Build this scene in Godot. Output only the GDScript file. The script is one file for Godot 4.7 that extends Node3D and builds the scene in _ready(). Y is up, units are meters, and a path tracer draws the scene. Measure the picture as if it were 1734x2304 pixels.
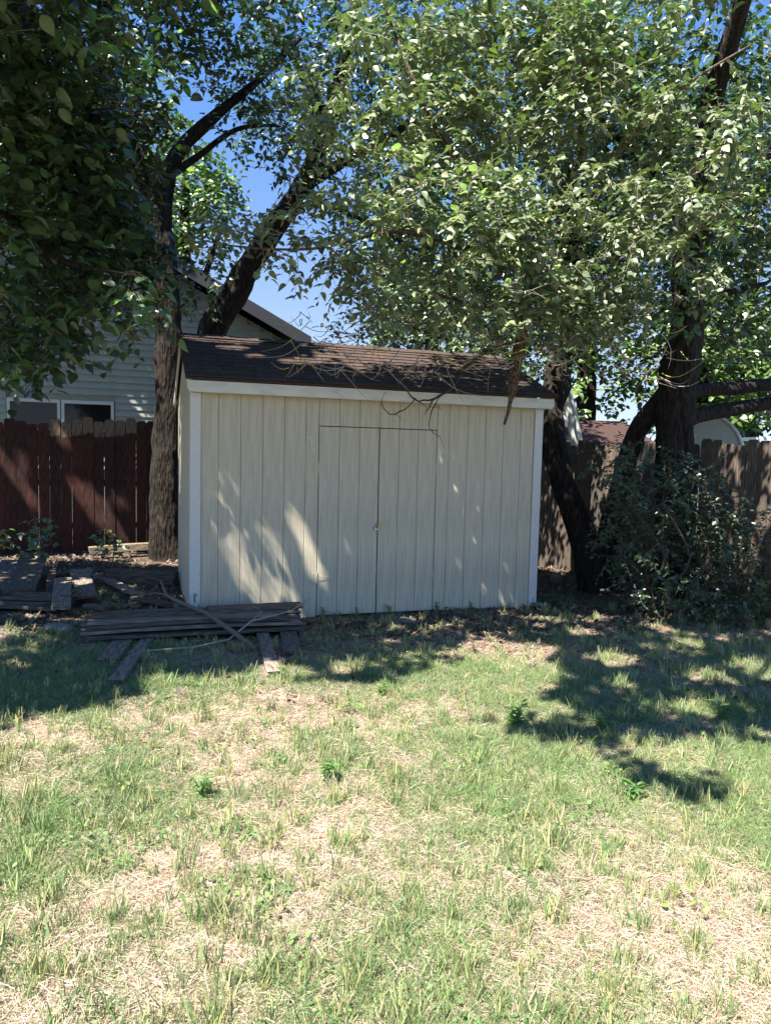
extends Node3D
# A small backyard shed under trees. World: x right, y up, -z away from the camera; V(x, y, d) takes the distance d instead of z.

const YAW := 0.3251
const SHED := Vector3(-1.7705, 0.0, -6.671)
const SUN_RAY := Vector3(0.354, -1.0, -0.436)
const EYE := Vector3(0, 1.561, 0)
var rng := RandomNumberGenerator.new()
var lump := FastNoiseLite.new()
var patch := FastNoiseLite.new()
var M := {}
var T := {}
var used := {}
var cam: Camera3D
var shade_poly := PackedVector2Array()

func V(x: float, y: float, d: float) -> Vector3:
	return Vector3(x, y, -d)

# ---------------------------------------------------------------- mesh builder
class MB:
	var v := PackedVector3Array()
	var n := PackedVector3Array()
	var c := PackedColorArray()
	var t := PackedInt32Array()
	var col := Color.WHITE
	func vert(p: Vector3, nn: Vector3) -> int:
		v.append(p); n.append(nn); c.append(col)
		return v.size() - 1
	func tri(a: int, b: int, d: int) -> void:
		if (v[d] - v[a]).cross(v[b] - v[a]).dot(n[a] + n[b] + n[d]) < 0.0:
			t.append(a); t.append(d); t.append(b)
		else:
			t.append(a); t.append(b); t.append(d)
	func quad(a: Vector3, b: Vector3, d: Vector3, e: Vector3, out: Vector3) -> void:
		var nn := (b - a).cross(e - a).normalized()
		if nn.dot(out) < 0.0: nn = -nn
		var i := vert(a, nn); vert(b, nn); vert(d, nn); vert(e, nn)
		tri(i, i + 1, i + 2); tri(i, i + 2, i + 3)
	func tria(a: Vector3, b: Vector3, d: Vector3, out: Vector3) -> void:
		var nn := (b - a).cross(d - a).normalized()
		if nn.dot(out) < 0.0: nn = -nn
		var i := vert(a, nn); vert(b, nn); vert(d, nn)
		tri(i, i + 1, i + 2)
	# prism of a convex outline in the xy plane, from z0 to z1
	func prism(o: PackedVector2Array, z0: float, z1: float, xf := Transform3D.IDENTITY) -> void:
		var m := Vector2.ZERO
		for p in o: m += p / o.size()
		for k in o.size():
			var a := o[k]
			var b := o[(k + 1) % o.size()]
			var out := Vector3((a.x + b.x) / 2 - m.x, (a.y + b.y) / 2 - m.y, 0)
			quad(xf * Vector3(a.x, a.y, z0), xf * Vector3(b.x, b.y, z0), xf * Vector3(b.x, b.y, z1), xf * Vector3(a.x, a.y, z1), xf.basis * out)
		for z in [z0, z1]:
			for k in range(1, o.size() - 1):
				tria(xf * Vector3(o[0].x, o[0].y, z), xf * Vector3(o[k].x, o[k].y, z), xf * Vector3(o[k + 1].x, o[k + 1].y, z), xf.basis * Vector3(0, 0, 1.0 if (z == z1) == (z1 > z0) else -1.0))
	func box(lo: Vector3, hi: Vector3, xf := Transform3D.IDENTITY) -> void:
		prism(PackedVector2Array([Vector2(lo.x, lo.y), Vector2(hi.x, lo.y), Vector2(hi.x, hi.y), Vector2(lo.x, hi.y)]), lo.z, hi.z, xf)
	# box with all edges cut by b
	func bevel_box(lo: Vector3, hi: Vector3, b: float, xf := Transform3D.IDENTITY) -> void:
		var o := PackedVector2Array([Vector2(lo.x + b, lo.y), Vector2(hi.x - b, lo.y), Vector2(hi.x, lo.y + b), Vector2(hi.x, hi.y - b), Vector2(hi.x - b, hi.y), Vector2(lo.x + b, hi.y), Vector2(lo.x, hi.y - b), Vector2(lo.x, lo.y + b)])
		prism(o, lo.z + b, hi.z - b, xf)
		var m := Vector2((lo.x + hi.x) / 2, (lo.y + hi.y) / 2)
		for s in [[lo.z + b, lo.z, -1.0], [hi.z - b, hi.z, 1.0]]:
			var inner := PackedVector2Array()
			for p in o: inner.append(Vector2(clampf(p.x, lo.x + b, hi.x - b), clampf(p.y, lo.y + b, hi.y - b)))
			for k in 8:
				var a := o[k]; var e := o[(k + 1) % 8]; var f := inner[k]; var g := inner[(k + 1) % 8]
				quad(xf * Vector3(a.x, a.y, s[0]), xf * Vector3(e.x, e.y, s[0]), xf * Vector3(g.x, g.y, s[1]), xf * Vector3(f.x, f.y, s[1]), xf.basis * Vector3(a.x - m.x, a.y - m.y, s[2] * 0.5))
			for k in range(1, 7):
				tria(xf * Vector3(inner[0].x, inner[0].y, s[1]), xf * Vector3(inner[k].x, inner[k].y, s[1]), xf * Vector3(inner[k + 1].x, inner[k + 1].y, s[1]), xf.basis * Vector3(0, 0, s[2]))
	func tube(p: PackedVector3Array, r: PackedFloat32Array, sides: int, amp := 0.0, noise: FastNoiseLite = null, cap := true) -> void:
		var first := v.size()
		var up := Vector3(0.31, 0.17, 0.93)
		for k in p.size():
			var dir := (p[mini(k + 1, p.size() - 1)] - p[maxi(k - 1, 0)]).normalized()
			var a := (up - dir * up.dot(dir)).normalized()
			up = a
			var b := dir.cross(a)
			for s in sides:
				var w := TAU * s / sides
				var out := a * cos(w) + b * sin(w)
				var rr := r[k]
				if amp > 0.0:
					rr *= 1.0 + amp * (noise.get_noise_3d(cos(w) * 160.0, k * 5.0, sin(w) * 160.0) + 0.7 * noise.get_noise_3d(cos(w) * 60.0, k * 12.0 + 300.0, sin(w) * 60.0))
				vert(p[k] + out * rr, out)
		for k in p.size() - 1:
			for s in sides:
				var i := first + k * sides + s
				var j := first + k * sides + (s + 1) % sides
				tri(i, j, i + sides); tri(j, j + sides, i + sides)
		if cap:
			for e in [0, p.size() - 1]:
				var out: Vector3 = (p[e] - p[1 if e == 0 else e - 1]).normalized()
				var m := vert(p[e], out)
				for s in sides:
					var i := vert(v[first + e * sides + s], out)
					var j := vert(v[first + e * sides + (s + 1) % sides], out)
					tri(m, i, j)
	func smooth() -> void:      # normals from the faces round each shared vertex
		var s := PackedVector3Array()
		s.resize(v.size())
		for k in range(0, t.size(), 3):
			var f := (v[t[k + 2]] - v[t[k]]).cross(v[t[k + 1]] - v[t[k]])
			s[t[k]] += f; s[t[k + 1]] += f; s[t[k + 2]] += f
		for k in v.size():
			if s[k].length_squared() > 1e-20: n[k] = s[k].normalized()
	func mesh(colored := false) -> ArrayMesh:
		var a := []
		a.resize(Mesh.ARRAY_MAX)
		a[Mesh.ARRAY_VERTEX] = v; a[Mesh.ARRAY_NORMAL] = n; a[Mesh.ARRAY_INDEX] = t
		if colored: a[Mesh.ARRAY_COLOR] = c
		var m := ArrayMesh.new()
		m.add_surface_from_arrays(Mesh.PRIMITIVE_TRIANGLES, a)
		return m

# ---------------------------------------------------------------- nodes
func numbered(called: String) -> String:
	var k: int = used.get(called, 0)
	used[called] = k + 1
	return called if k == 0 else "%s_%03d" % [called, k]

func thing(called: String, label: String, category: String, at := Vector3.ZERO, turn := 0.0, group := "", kind := "") -> Node3D:
	var o := Node3D.new()
	o.name = numbered(called)
	add_child(o)
	o.position = at
	o.rotation.y = turn
	o.set_meta("label", label)
	o.set_meta("category", category)
	if group: o.set_meta("group", group)
	if kind: o.set_meta("kind", kind)
	return o

func part(called: String, m: Mesh, mat: Material, parent: Node, kind := "", label := "") -> MeshInstance3D:
	var o := MeshInstance3D.new()
	o.mesh = m
	o.material_override = mat
	o.name = called
	parent.add_child(o, true)
	if kind: o.set_meta("kind", kind)
	if label: o.set_meta("label", label)
	return o

func solid(called: String, label: String, category: String, m: Mesh, mat: Material, xf: Transform3D, group := "", kind := "") -> MeshInstance3D:
	var o := MeshInstance3D.new()
	o.mesh = m
	o.material_override = mat
	o.name = numbered(called)
	add_child(o)
	o.transform = xf
	if label: o.set_meta("label", label)
	if category: o.set_meta("category", category)
	if group: o.set_meta("group", group)
	if kind: o.set_meta("kind", kind)
	return o

func many(called: String, m: Mesh, mat: Material, xfs: Array, cols: PackedColorArray, parent: Node) -> MultiMeshInstance3D:
	var mm := MultiMesh.new()
	mm.transform_format = MultiMesh.TRANSFORM_3D
	mm.use_colors = true
	mm.mesh = m
	mm.instance_count = xfs.size()
	for k in xfs.size():
		mm.set_instance_transform(k, xfs[k])
		mm.set_instance_color(k, cols[k])
	var o := MultiMeshInstance3D.new()
	o.multimesh = mm
	o.material_override = mat
	o.name = called
	parent.add_child(o, true)
	o.set_meta("kind", "stuff")
	return o

# ---------------------------------------------------------------- textures and materials
func noise_image(sd: int, freq: float, oct: int, kind := FastNoiseLite.TYPE_SIMPLEX_SMOOTH, size := 512) -> Image:
	var f := FastNoiseLite.new()
	f.seed = sd; f.frequency = freq; f.fractal_octaves = oct; f.noise_type = kind
	f.fractal_type = FastNoiseLite.FRACTAL_FBM
	return f.get_seamless_image(size, size)

func ramp_texture(im: Image, ramp: Gradient) -> ImageTexture:
	var lut := []
	for k in 256: lut.append(ramp.sample(k / 255.0))
	var src := im.get_data()
	var out := PackedByteArray()
	out.resize(src.size() * 3)
	for k in src.size():
		var q: Color = lut[src[k]]
		out[3 * k] = int(q.r * 255); out[3 * k + 1] = int(q.g * 255); out[3 * k + 2] = int(q.b * 255)
	return ImageTexture.create_from_image(Image.create_from_data(im.get_width(), im.get_height(), false, Image.FORMAT_RGB8, out))

func ramp(stops: Array) -> Gradient:
	var g := Gradient.new()
	var o := PackedFloat32Array(); var c := PackedColorArray()
	for s in stops: o.append(s[0]); c.append(s[1])
	g.offsets = o; g.colors = c
	return g

func grey(a: float) -> Color: return Color(a, a, a)

# lin: linear base colour; tex multiplies it
func mat(lin: Color, rough: float, tex: Texture2D = null, scale := Vector3.ONE, bump: Texture2D = null, depth := 0.0, world := true, offset := Vector3.ZERO) -> StandardMaterial3D:
	var m := StandardMaterial3D.new()
	m.albedo_color = lin.linear_to_srgb()
	m.roughness = rough
	m.metallic_specular = 0.4
	if tex:
		m.albedo_texture = tex
	if tex or bump:
		m.uv1_triplanar = true
		m.uv1_world_triplanar = world
		m.uv1_scale = scale
		m.uv1_offset = offset
	if bump:
		m.heightmap_enabled = true
		m.heightmap_texture = bump
		m.heightmap_scale = depth
	return m

func leaf_mat(lin: Color, rough: float, back: Color, tinted: bool) -> StandardMaterial3D:
	var m := StandardMaterial3D.new()
	m.albedo_color = Color.WHITE if tinted else lin.linear_to_srgb()
	m.vertex_color_use_as_albedo = tinted
	m.roughness = rough
	m.metallic_specular = 0.7
	m.cull_mode = BaseMaterial3D.CULL_DISABLED
	m.backlight_enabled = true
	m.backlight = back
	return m

func make_materials() -> void:
	var grain := noise_image(3, 0.012, 5)
	var fine := noise_image(8, 0.05, 4)
	var blot := noise_image(21, 0.006, 5)
	T.grain = ramp_texture(grain, ramp([[0.0, Color(0.42, 0.4, 0.38)], [0.38, Color(0.72, 0.7, 0.68)], [0.6, Color(0.92, 0.91, 0.9)], [1.0, Color(1, 1, 1)]]))
	T.grain_h = ramp_texture(grain, ramp([[0.0, grey(0)], [0.45, grey(0.7)], [1.0, grey(1)]]))
	T.paint = ramp_texture(blot, ramp([[0.0, Color(0.86, 0.86, 0.84)], [0.5, Color(0.95, 0.95, 0.94)], [1.0, Color(1, 1, 1)]]))
	T.trim = ramp_texture(fine, ramp([[0.0, Color(0.45, 0.42, 0.38)], [0.1, Color(0.7, 0.68, 0.64)], [0.16, Color(0.95, 0.95, 0.95)], [1.0, Color(1, 1, 1)]]))
	T.fine_h = ramp_texture(fine, ramp([[0.0, grey(0)], [1.0, grey(1)]]))
	T.soil = ramp_texture(noise_image(5, 0.03, 6), ramp([[0.0, Color(0.45, 0.42, 0.4)], [0.45, Color(0.78, 0.76, 0.74)], [0.7, Color(0.95, 0.94, 0.92)], [1.0, Color(1, 1, 1)]]))
	T.shingle = ramp_texture(noise_image(13, 0.11, 3), ramp([[0.0, Color(0.5, 0.46, 0.45)], [0.5, Color(0.82, 0.8, 0.8)], [1.0, Color(1, 1, 1)]]))
	var bark := noise_image(31, 0.02, 5)
	T.bark = ramp_texture(bark, ramp([[0.0, Color(0.25, 0.23, 0.22)], [0.42, Color(0.55, 0.52, 0.5)], [0.65, Color(0.9, 0.88, 0.85)], [1.0, Color(1, 1, 1)]]))
	T.bark_h = ramp_texture(bark, ramp([[0.0, grey(0)], [0.5, grey(0.5)], [0.75, grey(1)], [1.0, grey(1)]]))
	M.siding = mat(Color(0.7, 0.64, 0.49), 0.62, T.paint, Vector3(0.9, 0.5, 0.9), T.grain_h, 0.07, true)
	M.siding.uv1_scale = Vector3(9, 0.55, 9)
	M.groove = mat(Color(0.62, 0.56, 0.41), 0.8)
	M.trim = mat(Color(0.8, 0.79, 0.74), 0.55, T.trim, Vector3(2.2, 0.9, 2.2), T.fine_h, 0.05)
	M.peel = mat(Color(0.33, 0.29, 0.24), 0.9, T.grain, Vector3(14, 1, 14))
	M.fascia = mat(Color(0.8, 0.79, 0.73), 0.5, T.paint, Vector3(1, 3, 3))
	M.shingles = []
	for k in 5:
		M.shingles.append(mat([Color(0.12, 0.088, 0.076), Color(0.105, 0.078, 0.068), Color(0.135, 0.096, 0.08), Color(0.095, 0.072, 0.064), Color(0.12, 0.09, 0.08)][k], 0.93, T.shingle, Vector3(3, 3, 3), T.shingle, 0.12, true, Vector3(k * 0.3, 0, 0)))
	M.deck = mat(Color(0.06, 0.042, 0.036), 0.95)
	M.metal = mat(Color(0.45, 0.45, 0.44), 0.35)
	M.metal.metallic = 0.8
	M.lock = mat(Color(0.5, 0.5, 0.52), 0.3)
	M.lock.metallic = 0.9
	M.lock_dark = mat(Color(0.05, 0.05, 0.055), 0.4)
	M.sticker = mat(Color(0.55, 0.58, 0.16), 0.5)
	M.scuff = mat(Color(0.78, 0.8, 0.8), 0.6)
	M.picket = []
	for k in 4:
		M.picket.append(mat([Color(0.1, 0.037, 0.031), Color(0.085, 0.033, 0.028), Color(0.112, 0.043, 0.035), Color(0.068, 0.032, 0.028)][k], 0.88, T.grain, Vector3(13, 0.7, 13), T.grain_h, 0.25, true, Vector3(k * 0.21, k * 0.37, 0)))
	M.picket_bare = mat(Color(0.25, 0.2, 0.155), 0.92, T.grain, Vector3(13, 0.7, 13), T.grain_h, 0.3)
	M.grey_picket = []
	for k in 4:
		M.grey_picket.append(mat([Color(0.19, 0.155, 0.13), Color(0.16, 0.135, 0.115), Color(0.22, 0.175, 0.145), Color(0.15, 0.13, 0.12)][k], 0.92, T.grain, Vector3(11, 0.7, 11), T.grain_h, 0.3, true, Vector3(k * 0.27, k * 0.31, 0)))
	M.plank = []
	for k in 5:
		M.plank.append(mat([Color(0.29, 0.255, 0.215), Color(0.22, 0.19, 0.16), Color(0.34, 0.3, 0.25), Color(0.25, 0.215, 0.175), Color(0.17, 0.145, 0.12)][k], 0.92, T.grain, Vector3(0.7, 12, 12), T.grain_h, 0.12, false, Vector3(k * 0.23, k * 0.41, k * 0.17)))
	M.pale_plank = mat(Color(0.36, 0.3, 0.22), 0.9, T.grain, Vector3(0.8, 14, 14), T.grain_h, 0.3, false)
	M.bark = mat(Color(0.052, 0.042, 0.035), 0.95, T.bark, Vector3(2.6, 0.45, 2.6), T.bark_h, 3.0)
	M.bark_pale = mat(Color(0.26, 0.2, 0.145), 0.92, T.bark, Vector3(5, 2.5, 5), T.bark_h, 0.6)
	M.twig = mat(Color(0.19, 0.155, 0.12), 0.85)
	M.twig_pale = mat(Color(0.4, 0.35, 0.29), 0.75)
	M.twig_yellow = mat(Color(0.42, 0.4, 0.1), 0.7)
	M.twig_dark = mat(Color(0.075, 0.058, 0.046), 0.9)
	M.stone = mat(Color(0.36, 0.35, 0.33), 0.9, T.soil, Vector3(3, 3, 3), T.soil, 0.4)
	M.ground = mat(Color.WHITE, 0.96, T.soil, Vector3(1.3, 1.3, 1.3), T.soil, 1.2)
	M.ground.vertex_color_use_as_albedo = true
	M.straw = leaf_mat(Color.WHITE, 0.75, Color(0.12, 0.12, 0.1), true)
	M.blade = leaf_mat(Color.WHITE, 0.6, Color(0.5, 0.5, 0.4), true)
	M.house = mat(Color(0.4, 0.43, 0.39), 0.7, T.paint, Vector3(1, 4, 4))
	M.house_trim = mat(Color(0.6, 0.63, 0.6), 0.6)
	M.house_roof = mat(Color(0.03, 0.032, 0.038), 0.9, T.shingle, Vector3(2, 2, 2))
	M.barge = mat(Color(0.035, 0.038, 0.05), 0.7)
	M.glass = mat(Color(0.012, 0.014, 0.016), 0.06)
	M.metal_white = mat(Color(0.66, 0.66, 0.63), 0.45, T.paint, Vector3(2, 2, 2))
	M.tank = mat(Color(0.55, 0.6, 0.56), 0.6, T.trim, Vector3(1.2, 1.2, 1.2))
	M.pale_roof = mat(Color(0.7, 0.72, 0.74), 0.4)
	M.dark_roof = mat(Color(0.09, 0.055, 0.05), 0.9, T.shingle, Vector3(3, 3, 3))
	M.leaf = leaf_mat(Color.WHITE, 0.36, Color(0.55, 0.7, 0.32), true)
	M.leaves_young = []
	for q in [Color(0.2, 0.25, 0.14), Color(0.17, 0.22, 0.125), Color(0.27, 0.31, 0.14), Color(0.15, 0.2, 0.12)]:
		M.leaves_young.append(leaf_mat(q, 0.33, Color(0.55, 0.7, 0.35), false))
	M.leaves_dark = []
	for q in [Color(0.05, 0.09, 0.05), Color(0.06, 0.105, 0.05), Color(0.045, 0.08, 0.045), Color(0.07, 0.12, 0.045)]:
		M.leaves_dark.append(leaf_mat(q, 0.42, Color(0.5, 0.7, 0.3), false))
	M.leaves_far = []
	for q in [Color(0.09, 0.16, 0.035), Color(0.13, 0.21, 0.04), Color(0.07, 0.13, 0.035)]:
		M.leaves_far.append(leaf_mat(q, 0.36, Color(0.55, 0.7, 0.32), false))
	M.weed = []
	for q in [Color(0.085, 0.17, 0.045), Color(0.11, 0.2, 0.05), Color(0.07, 0.14, 0.045)]:
		M.weed.append(leaf_mat(q, 0.55, Color(0.5, 0.7, 0.25), false))

# ---------------------------------------------------------------- ground
func gh(x: float, d: float) -> float:
	var h := 0.012 * lump.get_noise_2d(x * 60.0, d * 60.0) + 0.012 * lump.get_noise_2d(x * 200.0, d * 200.0)
	h += 0.13 * smoothstep(7.5, 10.5, d) * smoothstep(0.3, -2.5, x) + 0.09 * smoothstep(7.2, 9.0, d) * smoothstep(1.6, 3.2, x)
	return h - 0.012

func green_share(x: float, d: float) -> float:
	var g := 0.4 + 0.12 * smoothstep(2.6, 3.4, d) + 0.9 * patch.get_noise_2d(x * 55.0, d * 55.0)
	for b in [[0.6, 3.7, 0.9, 0.55, 0.35], [1.85, 3.75, 0.5, 0.45, 0.6], [-1.35, 3.4, 0.7, 0.45, 0.35], [-1.9, 4.9, 0.8, 0.5, 0.6], [0.2, 5.2, 0.8, 0.25, 0.4], [1.9, 5.0, 0.7, 0.6, 0.35], [-1.0, 4.5, 0.8, 0.35, -0.4], [-0.3, 2.5, 1.3, 0.4, -0.22], [1.0, 2.6, 0.6, 0.25, -0.1], [0.9, 3.05, 0.3, 0.2, -0.4], [0.0, 6.6, 3.0, 0.5, -0.3]]:
		g += b[4] * exp(-pow((x - b[0]) / b[2], 2) - pow((d - b[1]) / b[3], 2))
	return clampf(g, 0.0, 1.0)

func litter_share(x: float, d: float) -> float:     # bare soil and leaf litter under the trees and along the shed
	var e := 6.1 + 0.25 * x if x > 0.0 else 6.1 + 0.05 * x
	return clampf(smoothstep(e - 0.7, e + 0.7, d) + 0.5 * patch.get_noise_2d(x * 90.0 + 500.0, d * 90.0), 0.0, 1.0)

func build_ground() -> void:
	var xs := PackedFloat32Array([-250, -90, -35, -16, -10, -7.5])
	var ds := PackedFloat32Array([-150, -40, -10, -3, 0.4])
	for k in 150: xs.append(-6.0 + k * 0.08)
	for x in [7.5, 10, 16, 35, 90, 250]: xs.append(x)
	for k in 150: ds.append(1.2 + k * 0.08)
	for d in [14.5, 17, 22, 35, 70, 140, 300]: ds.append(d)
	var b := MB.new()
	for d in ds:
		for x in xs:
			var near := 1.0 if absf(x) < 6.5 and d > 0.0 and d < 13.5 else 0.0
			var q := 0.5 + 0.5 * patch.get_noise_2d(x * 140.0, d * 140.0)
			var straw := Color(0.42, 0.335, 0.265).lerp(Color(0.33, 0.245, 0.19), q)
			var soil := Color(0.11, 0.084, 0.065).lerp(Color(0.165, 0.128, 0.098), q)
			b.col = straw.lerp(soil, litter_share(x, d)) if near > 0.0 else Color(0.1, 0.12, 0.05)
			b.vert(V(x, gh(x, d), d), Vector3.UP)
	var w := xs.size()
	for j in ds.size() - 1:
		for i in w - 1:
			var k := j * w + i
			b.tri(k, k + 1, k + w); b.tri(k + 1, k + w + 1, k + w)
	b.smooth()
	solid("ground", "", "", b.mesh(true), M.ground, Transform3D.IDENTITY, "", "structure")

func blade(b: MB, p: Vector3, dir: Vector3, side: Vector3, l: float, w: float, bend: Vector3, tip := 0.15) -> void:
	var nn := dir.cross(side).normalized()
	var m := p + dir * l * 0.55 + bend * 0.3 * l
	var e := p + dir * l + bend * l
	var i := b.vert(p - side * w * 0.5, nn); b.vert(p + side * w * 0.5, nn)
	b.vert(m + side * w * 0.5, nn); b.vert(m - side * w * 0.5, nn)
	b.tri(i, i + 1, i + 2); b.tri(i, i + 2, i + 3)
	b.vert(e + side * w * tip * 0.5, nn); b.vert(e - side * w * tip * 0.5, nn)
	b.tri(i + 3, i + 2, i + 4); b.tri(i + 3, i + 4, i + 5)

func rdir() -> Vector3:
	var a := rng.randf() * TAU
	return Vector3(cos(a), 0, sin(a))

func straw_clump() -> ArrayMesh:
	var b := MB.new()
	for k in 70:
		var q := rng.randf()
		b.col = Color(0.36, 0.28, 0.2).lerp(Color(0.62, 0.54, 0.44), q * q)
		if rng.randf() < 0.12: b.col = Color(0.2, 0.14, 0.09)
		var dir := (rdir() + Vector3.UP * rng.randf_range(-0.02, 0.28)).normalized()
		blade(b, rdir() * 0.13 * sqrt(rng.randf()) + Vector3.UP * rng.randf_range(0.002, 0.014), dir, dir.cross(Vector3.UP + rdir() * 0.5).normalized(), rng.randf_range(0.015, 0.065), rng.randf_range(0.0009, 0.002), rdir() * 0.14, 0.6)
	return b.mesh(true)

func grass_clump(n: int, h0: float, h1: float, w0: float, w1: float, r: float, cols: Array, lean: float, tip: float) -> ArrayMesh:
	var b := MB.new()
	for k in n:
		var q: Color = cols[rng.randi() % cols.size()]
		b.col = q.lerp(cols[rng.randi() % cols.size()], rng.randf() * 0.6)
		var a := rdir()
		var dir := (Vector3.UP + a * lean * rng.randf() * 1.4).normalized()
		blade(b, rdir() * r * sqrt(rng.randf()) - Vector3.UP * 0.006, dir, dir.cross(rdir()).normalized(), rng.randf_range(h0, h1), rng.randf_range(w0, w1), a * lean * rng.randf() * 0.8 - Vector3.UP * lean * 0.15, tip)
	return b.mesh(true)

func clover_clump() -> ArrayMesh:
	var b := MB.new()
	for k in 22:
		var p := rdir() * 0.07 * sqrt(rng.randf()) + Vector3.UP * rng.randf_range(0.015, 0.045)
		b.col = Color(0.08, 0.16, 0.045).lerp(Color(0.15, 0.22, 0.055), rng.randf())
		var nn := (Vector3.UP + rdir() * 0.5).normalized()
		var a := nn.cross(rdir()).normalized()
		var e := nn.cross(a)
		var r := rng.randf_range(0.004, 0.009)
		var m := b.vert(p, nn)
		for s in 6: b.vert(p + (a * cos(TAU * s / 6) + e * sin(TAU * s / 6)) * r * (1.3 if s % 3 == 0 else 0.85), nn)
		for s in 6: b.tri(m, m + 1 + s, m + 1 + (s + 1) % 6)
		b.col = Color(0.16, 0.2, 0.07)
		blade(b, Vector3(p.x * 0.8, -0.004, p.z * 0.8), (p - Vector3(p.x * 0.8, 0, p.z * 0.8)).normalized(), a, p.y, 0.0012, Vector3.ZERO, 1.0)
	return b.mesh(true)

func litter_clump() -> ArrayMesh:
	var b := MB.new()
	for k in 14:
		var p := rdir() * 0.14 * sqrt(rng.randf()) + Vector3.UP * rng.randf_range(0.004, 0.016)
		b.col = Color(0.085, 0.06, 0.043).lerp(Color(0.24, 0.175, 0.12), pow(rng.randf(), 2.0))
		var a := rdir()
		var nn := (Vector3.UP + rdir() * 0.6).normalized()
		var s := a.cross(nn).normalized()
		blade(b, p, a.slide(nn).normalized(), s, rng.randf_range(0.025, 0.06), rng.randf_range(0.012, 0.028), nn * 0.12, 0.2)
	for k in 5:
		b.col = Color(0.14, 0.1, 0.07)
		var a := rdir()
		blade(b, rdir() * 0.12 + Vector3.UP * 0.012, a, a.cross(Vector3.UP), rng.randf_range(0.05, 0.16), 0.003, rdir() * 0.1, 0.5)
	return b.mesh(true)

func scatter(called: String, label: String, category: String, meshes: Array, material: Material, n: int, area: Rect2, keep: Callable, tints: Array, s0: float, s1: float) -> void:
	var root := thing(called, label, category, Vector3.ZERO, 0.0, "", "stuff")
	var xf := []
	var col := []
	for k in meshes.size(): xf.append([]); col.append(PackedColorArray())
	for k in int(n * 1.27):
		var d: float = area.position.y + area.size.y * pow(rng.randf(), 1.35)
		var x: float = rng.randf_range(-0.76, 0.76) * (d + 0.7)
		if x < area.position.x or x > area.end.x or rng.randf() > float(keep.call(x, d)): continue
		if in_shed(x, d) or under_board(x, d): continue
		var w := rng.randi() % meshes.size()
		var s := rng.randf_range(s0, s1)
		xf[w].append(Transform3D(Basis(Vector3.UP, rng.randf() * TAU).scaled(Vector3(s, s * rng.randf_range(0.75, 1.2), s)), V(x, gh(x, d), d)))
		var a: Color = tints[rng.randi() % tints.size()]
		col[w].append(a.lerp(tints[rng.randi() % tints.size()], rng.randf()))
	for k in meshes.size():
		many("clumps", meshes[k], material, xf[k], col[k], root)

var boards := []
func under_board(x: float, d: float) -> bool:
	for q in boards:
		if seg_dist(Vector2(x, d), q) < float(q[4]): return true
	return false

func in_shed(x: float, d: float) -> bool:
	var u := (x - SHED.x) * cos(YAW) + (d + SHED.z) * sin(YAW)
	var w := -(x - SHED.x) * sin(YAW) + (d + SHED.z) * cos(YAW)
	return u > -0.02 and u < 3.6 and w > -0.03 and w < 2.42

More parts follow.
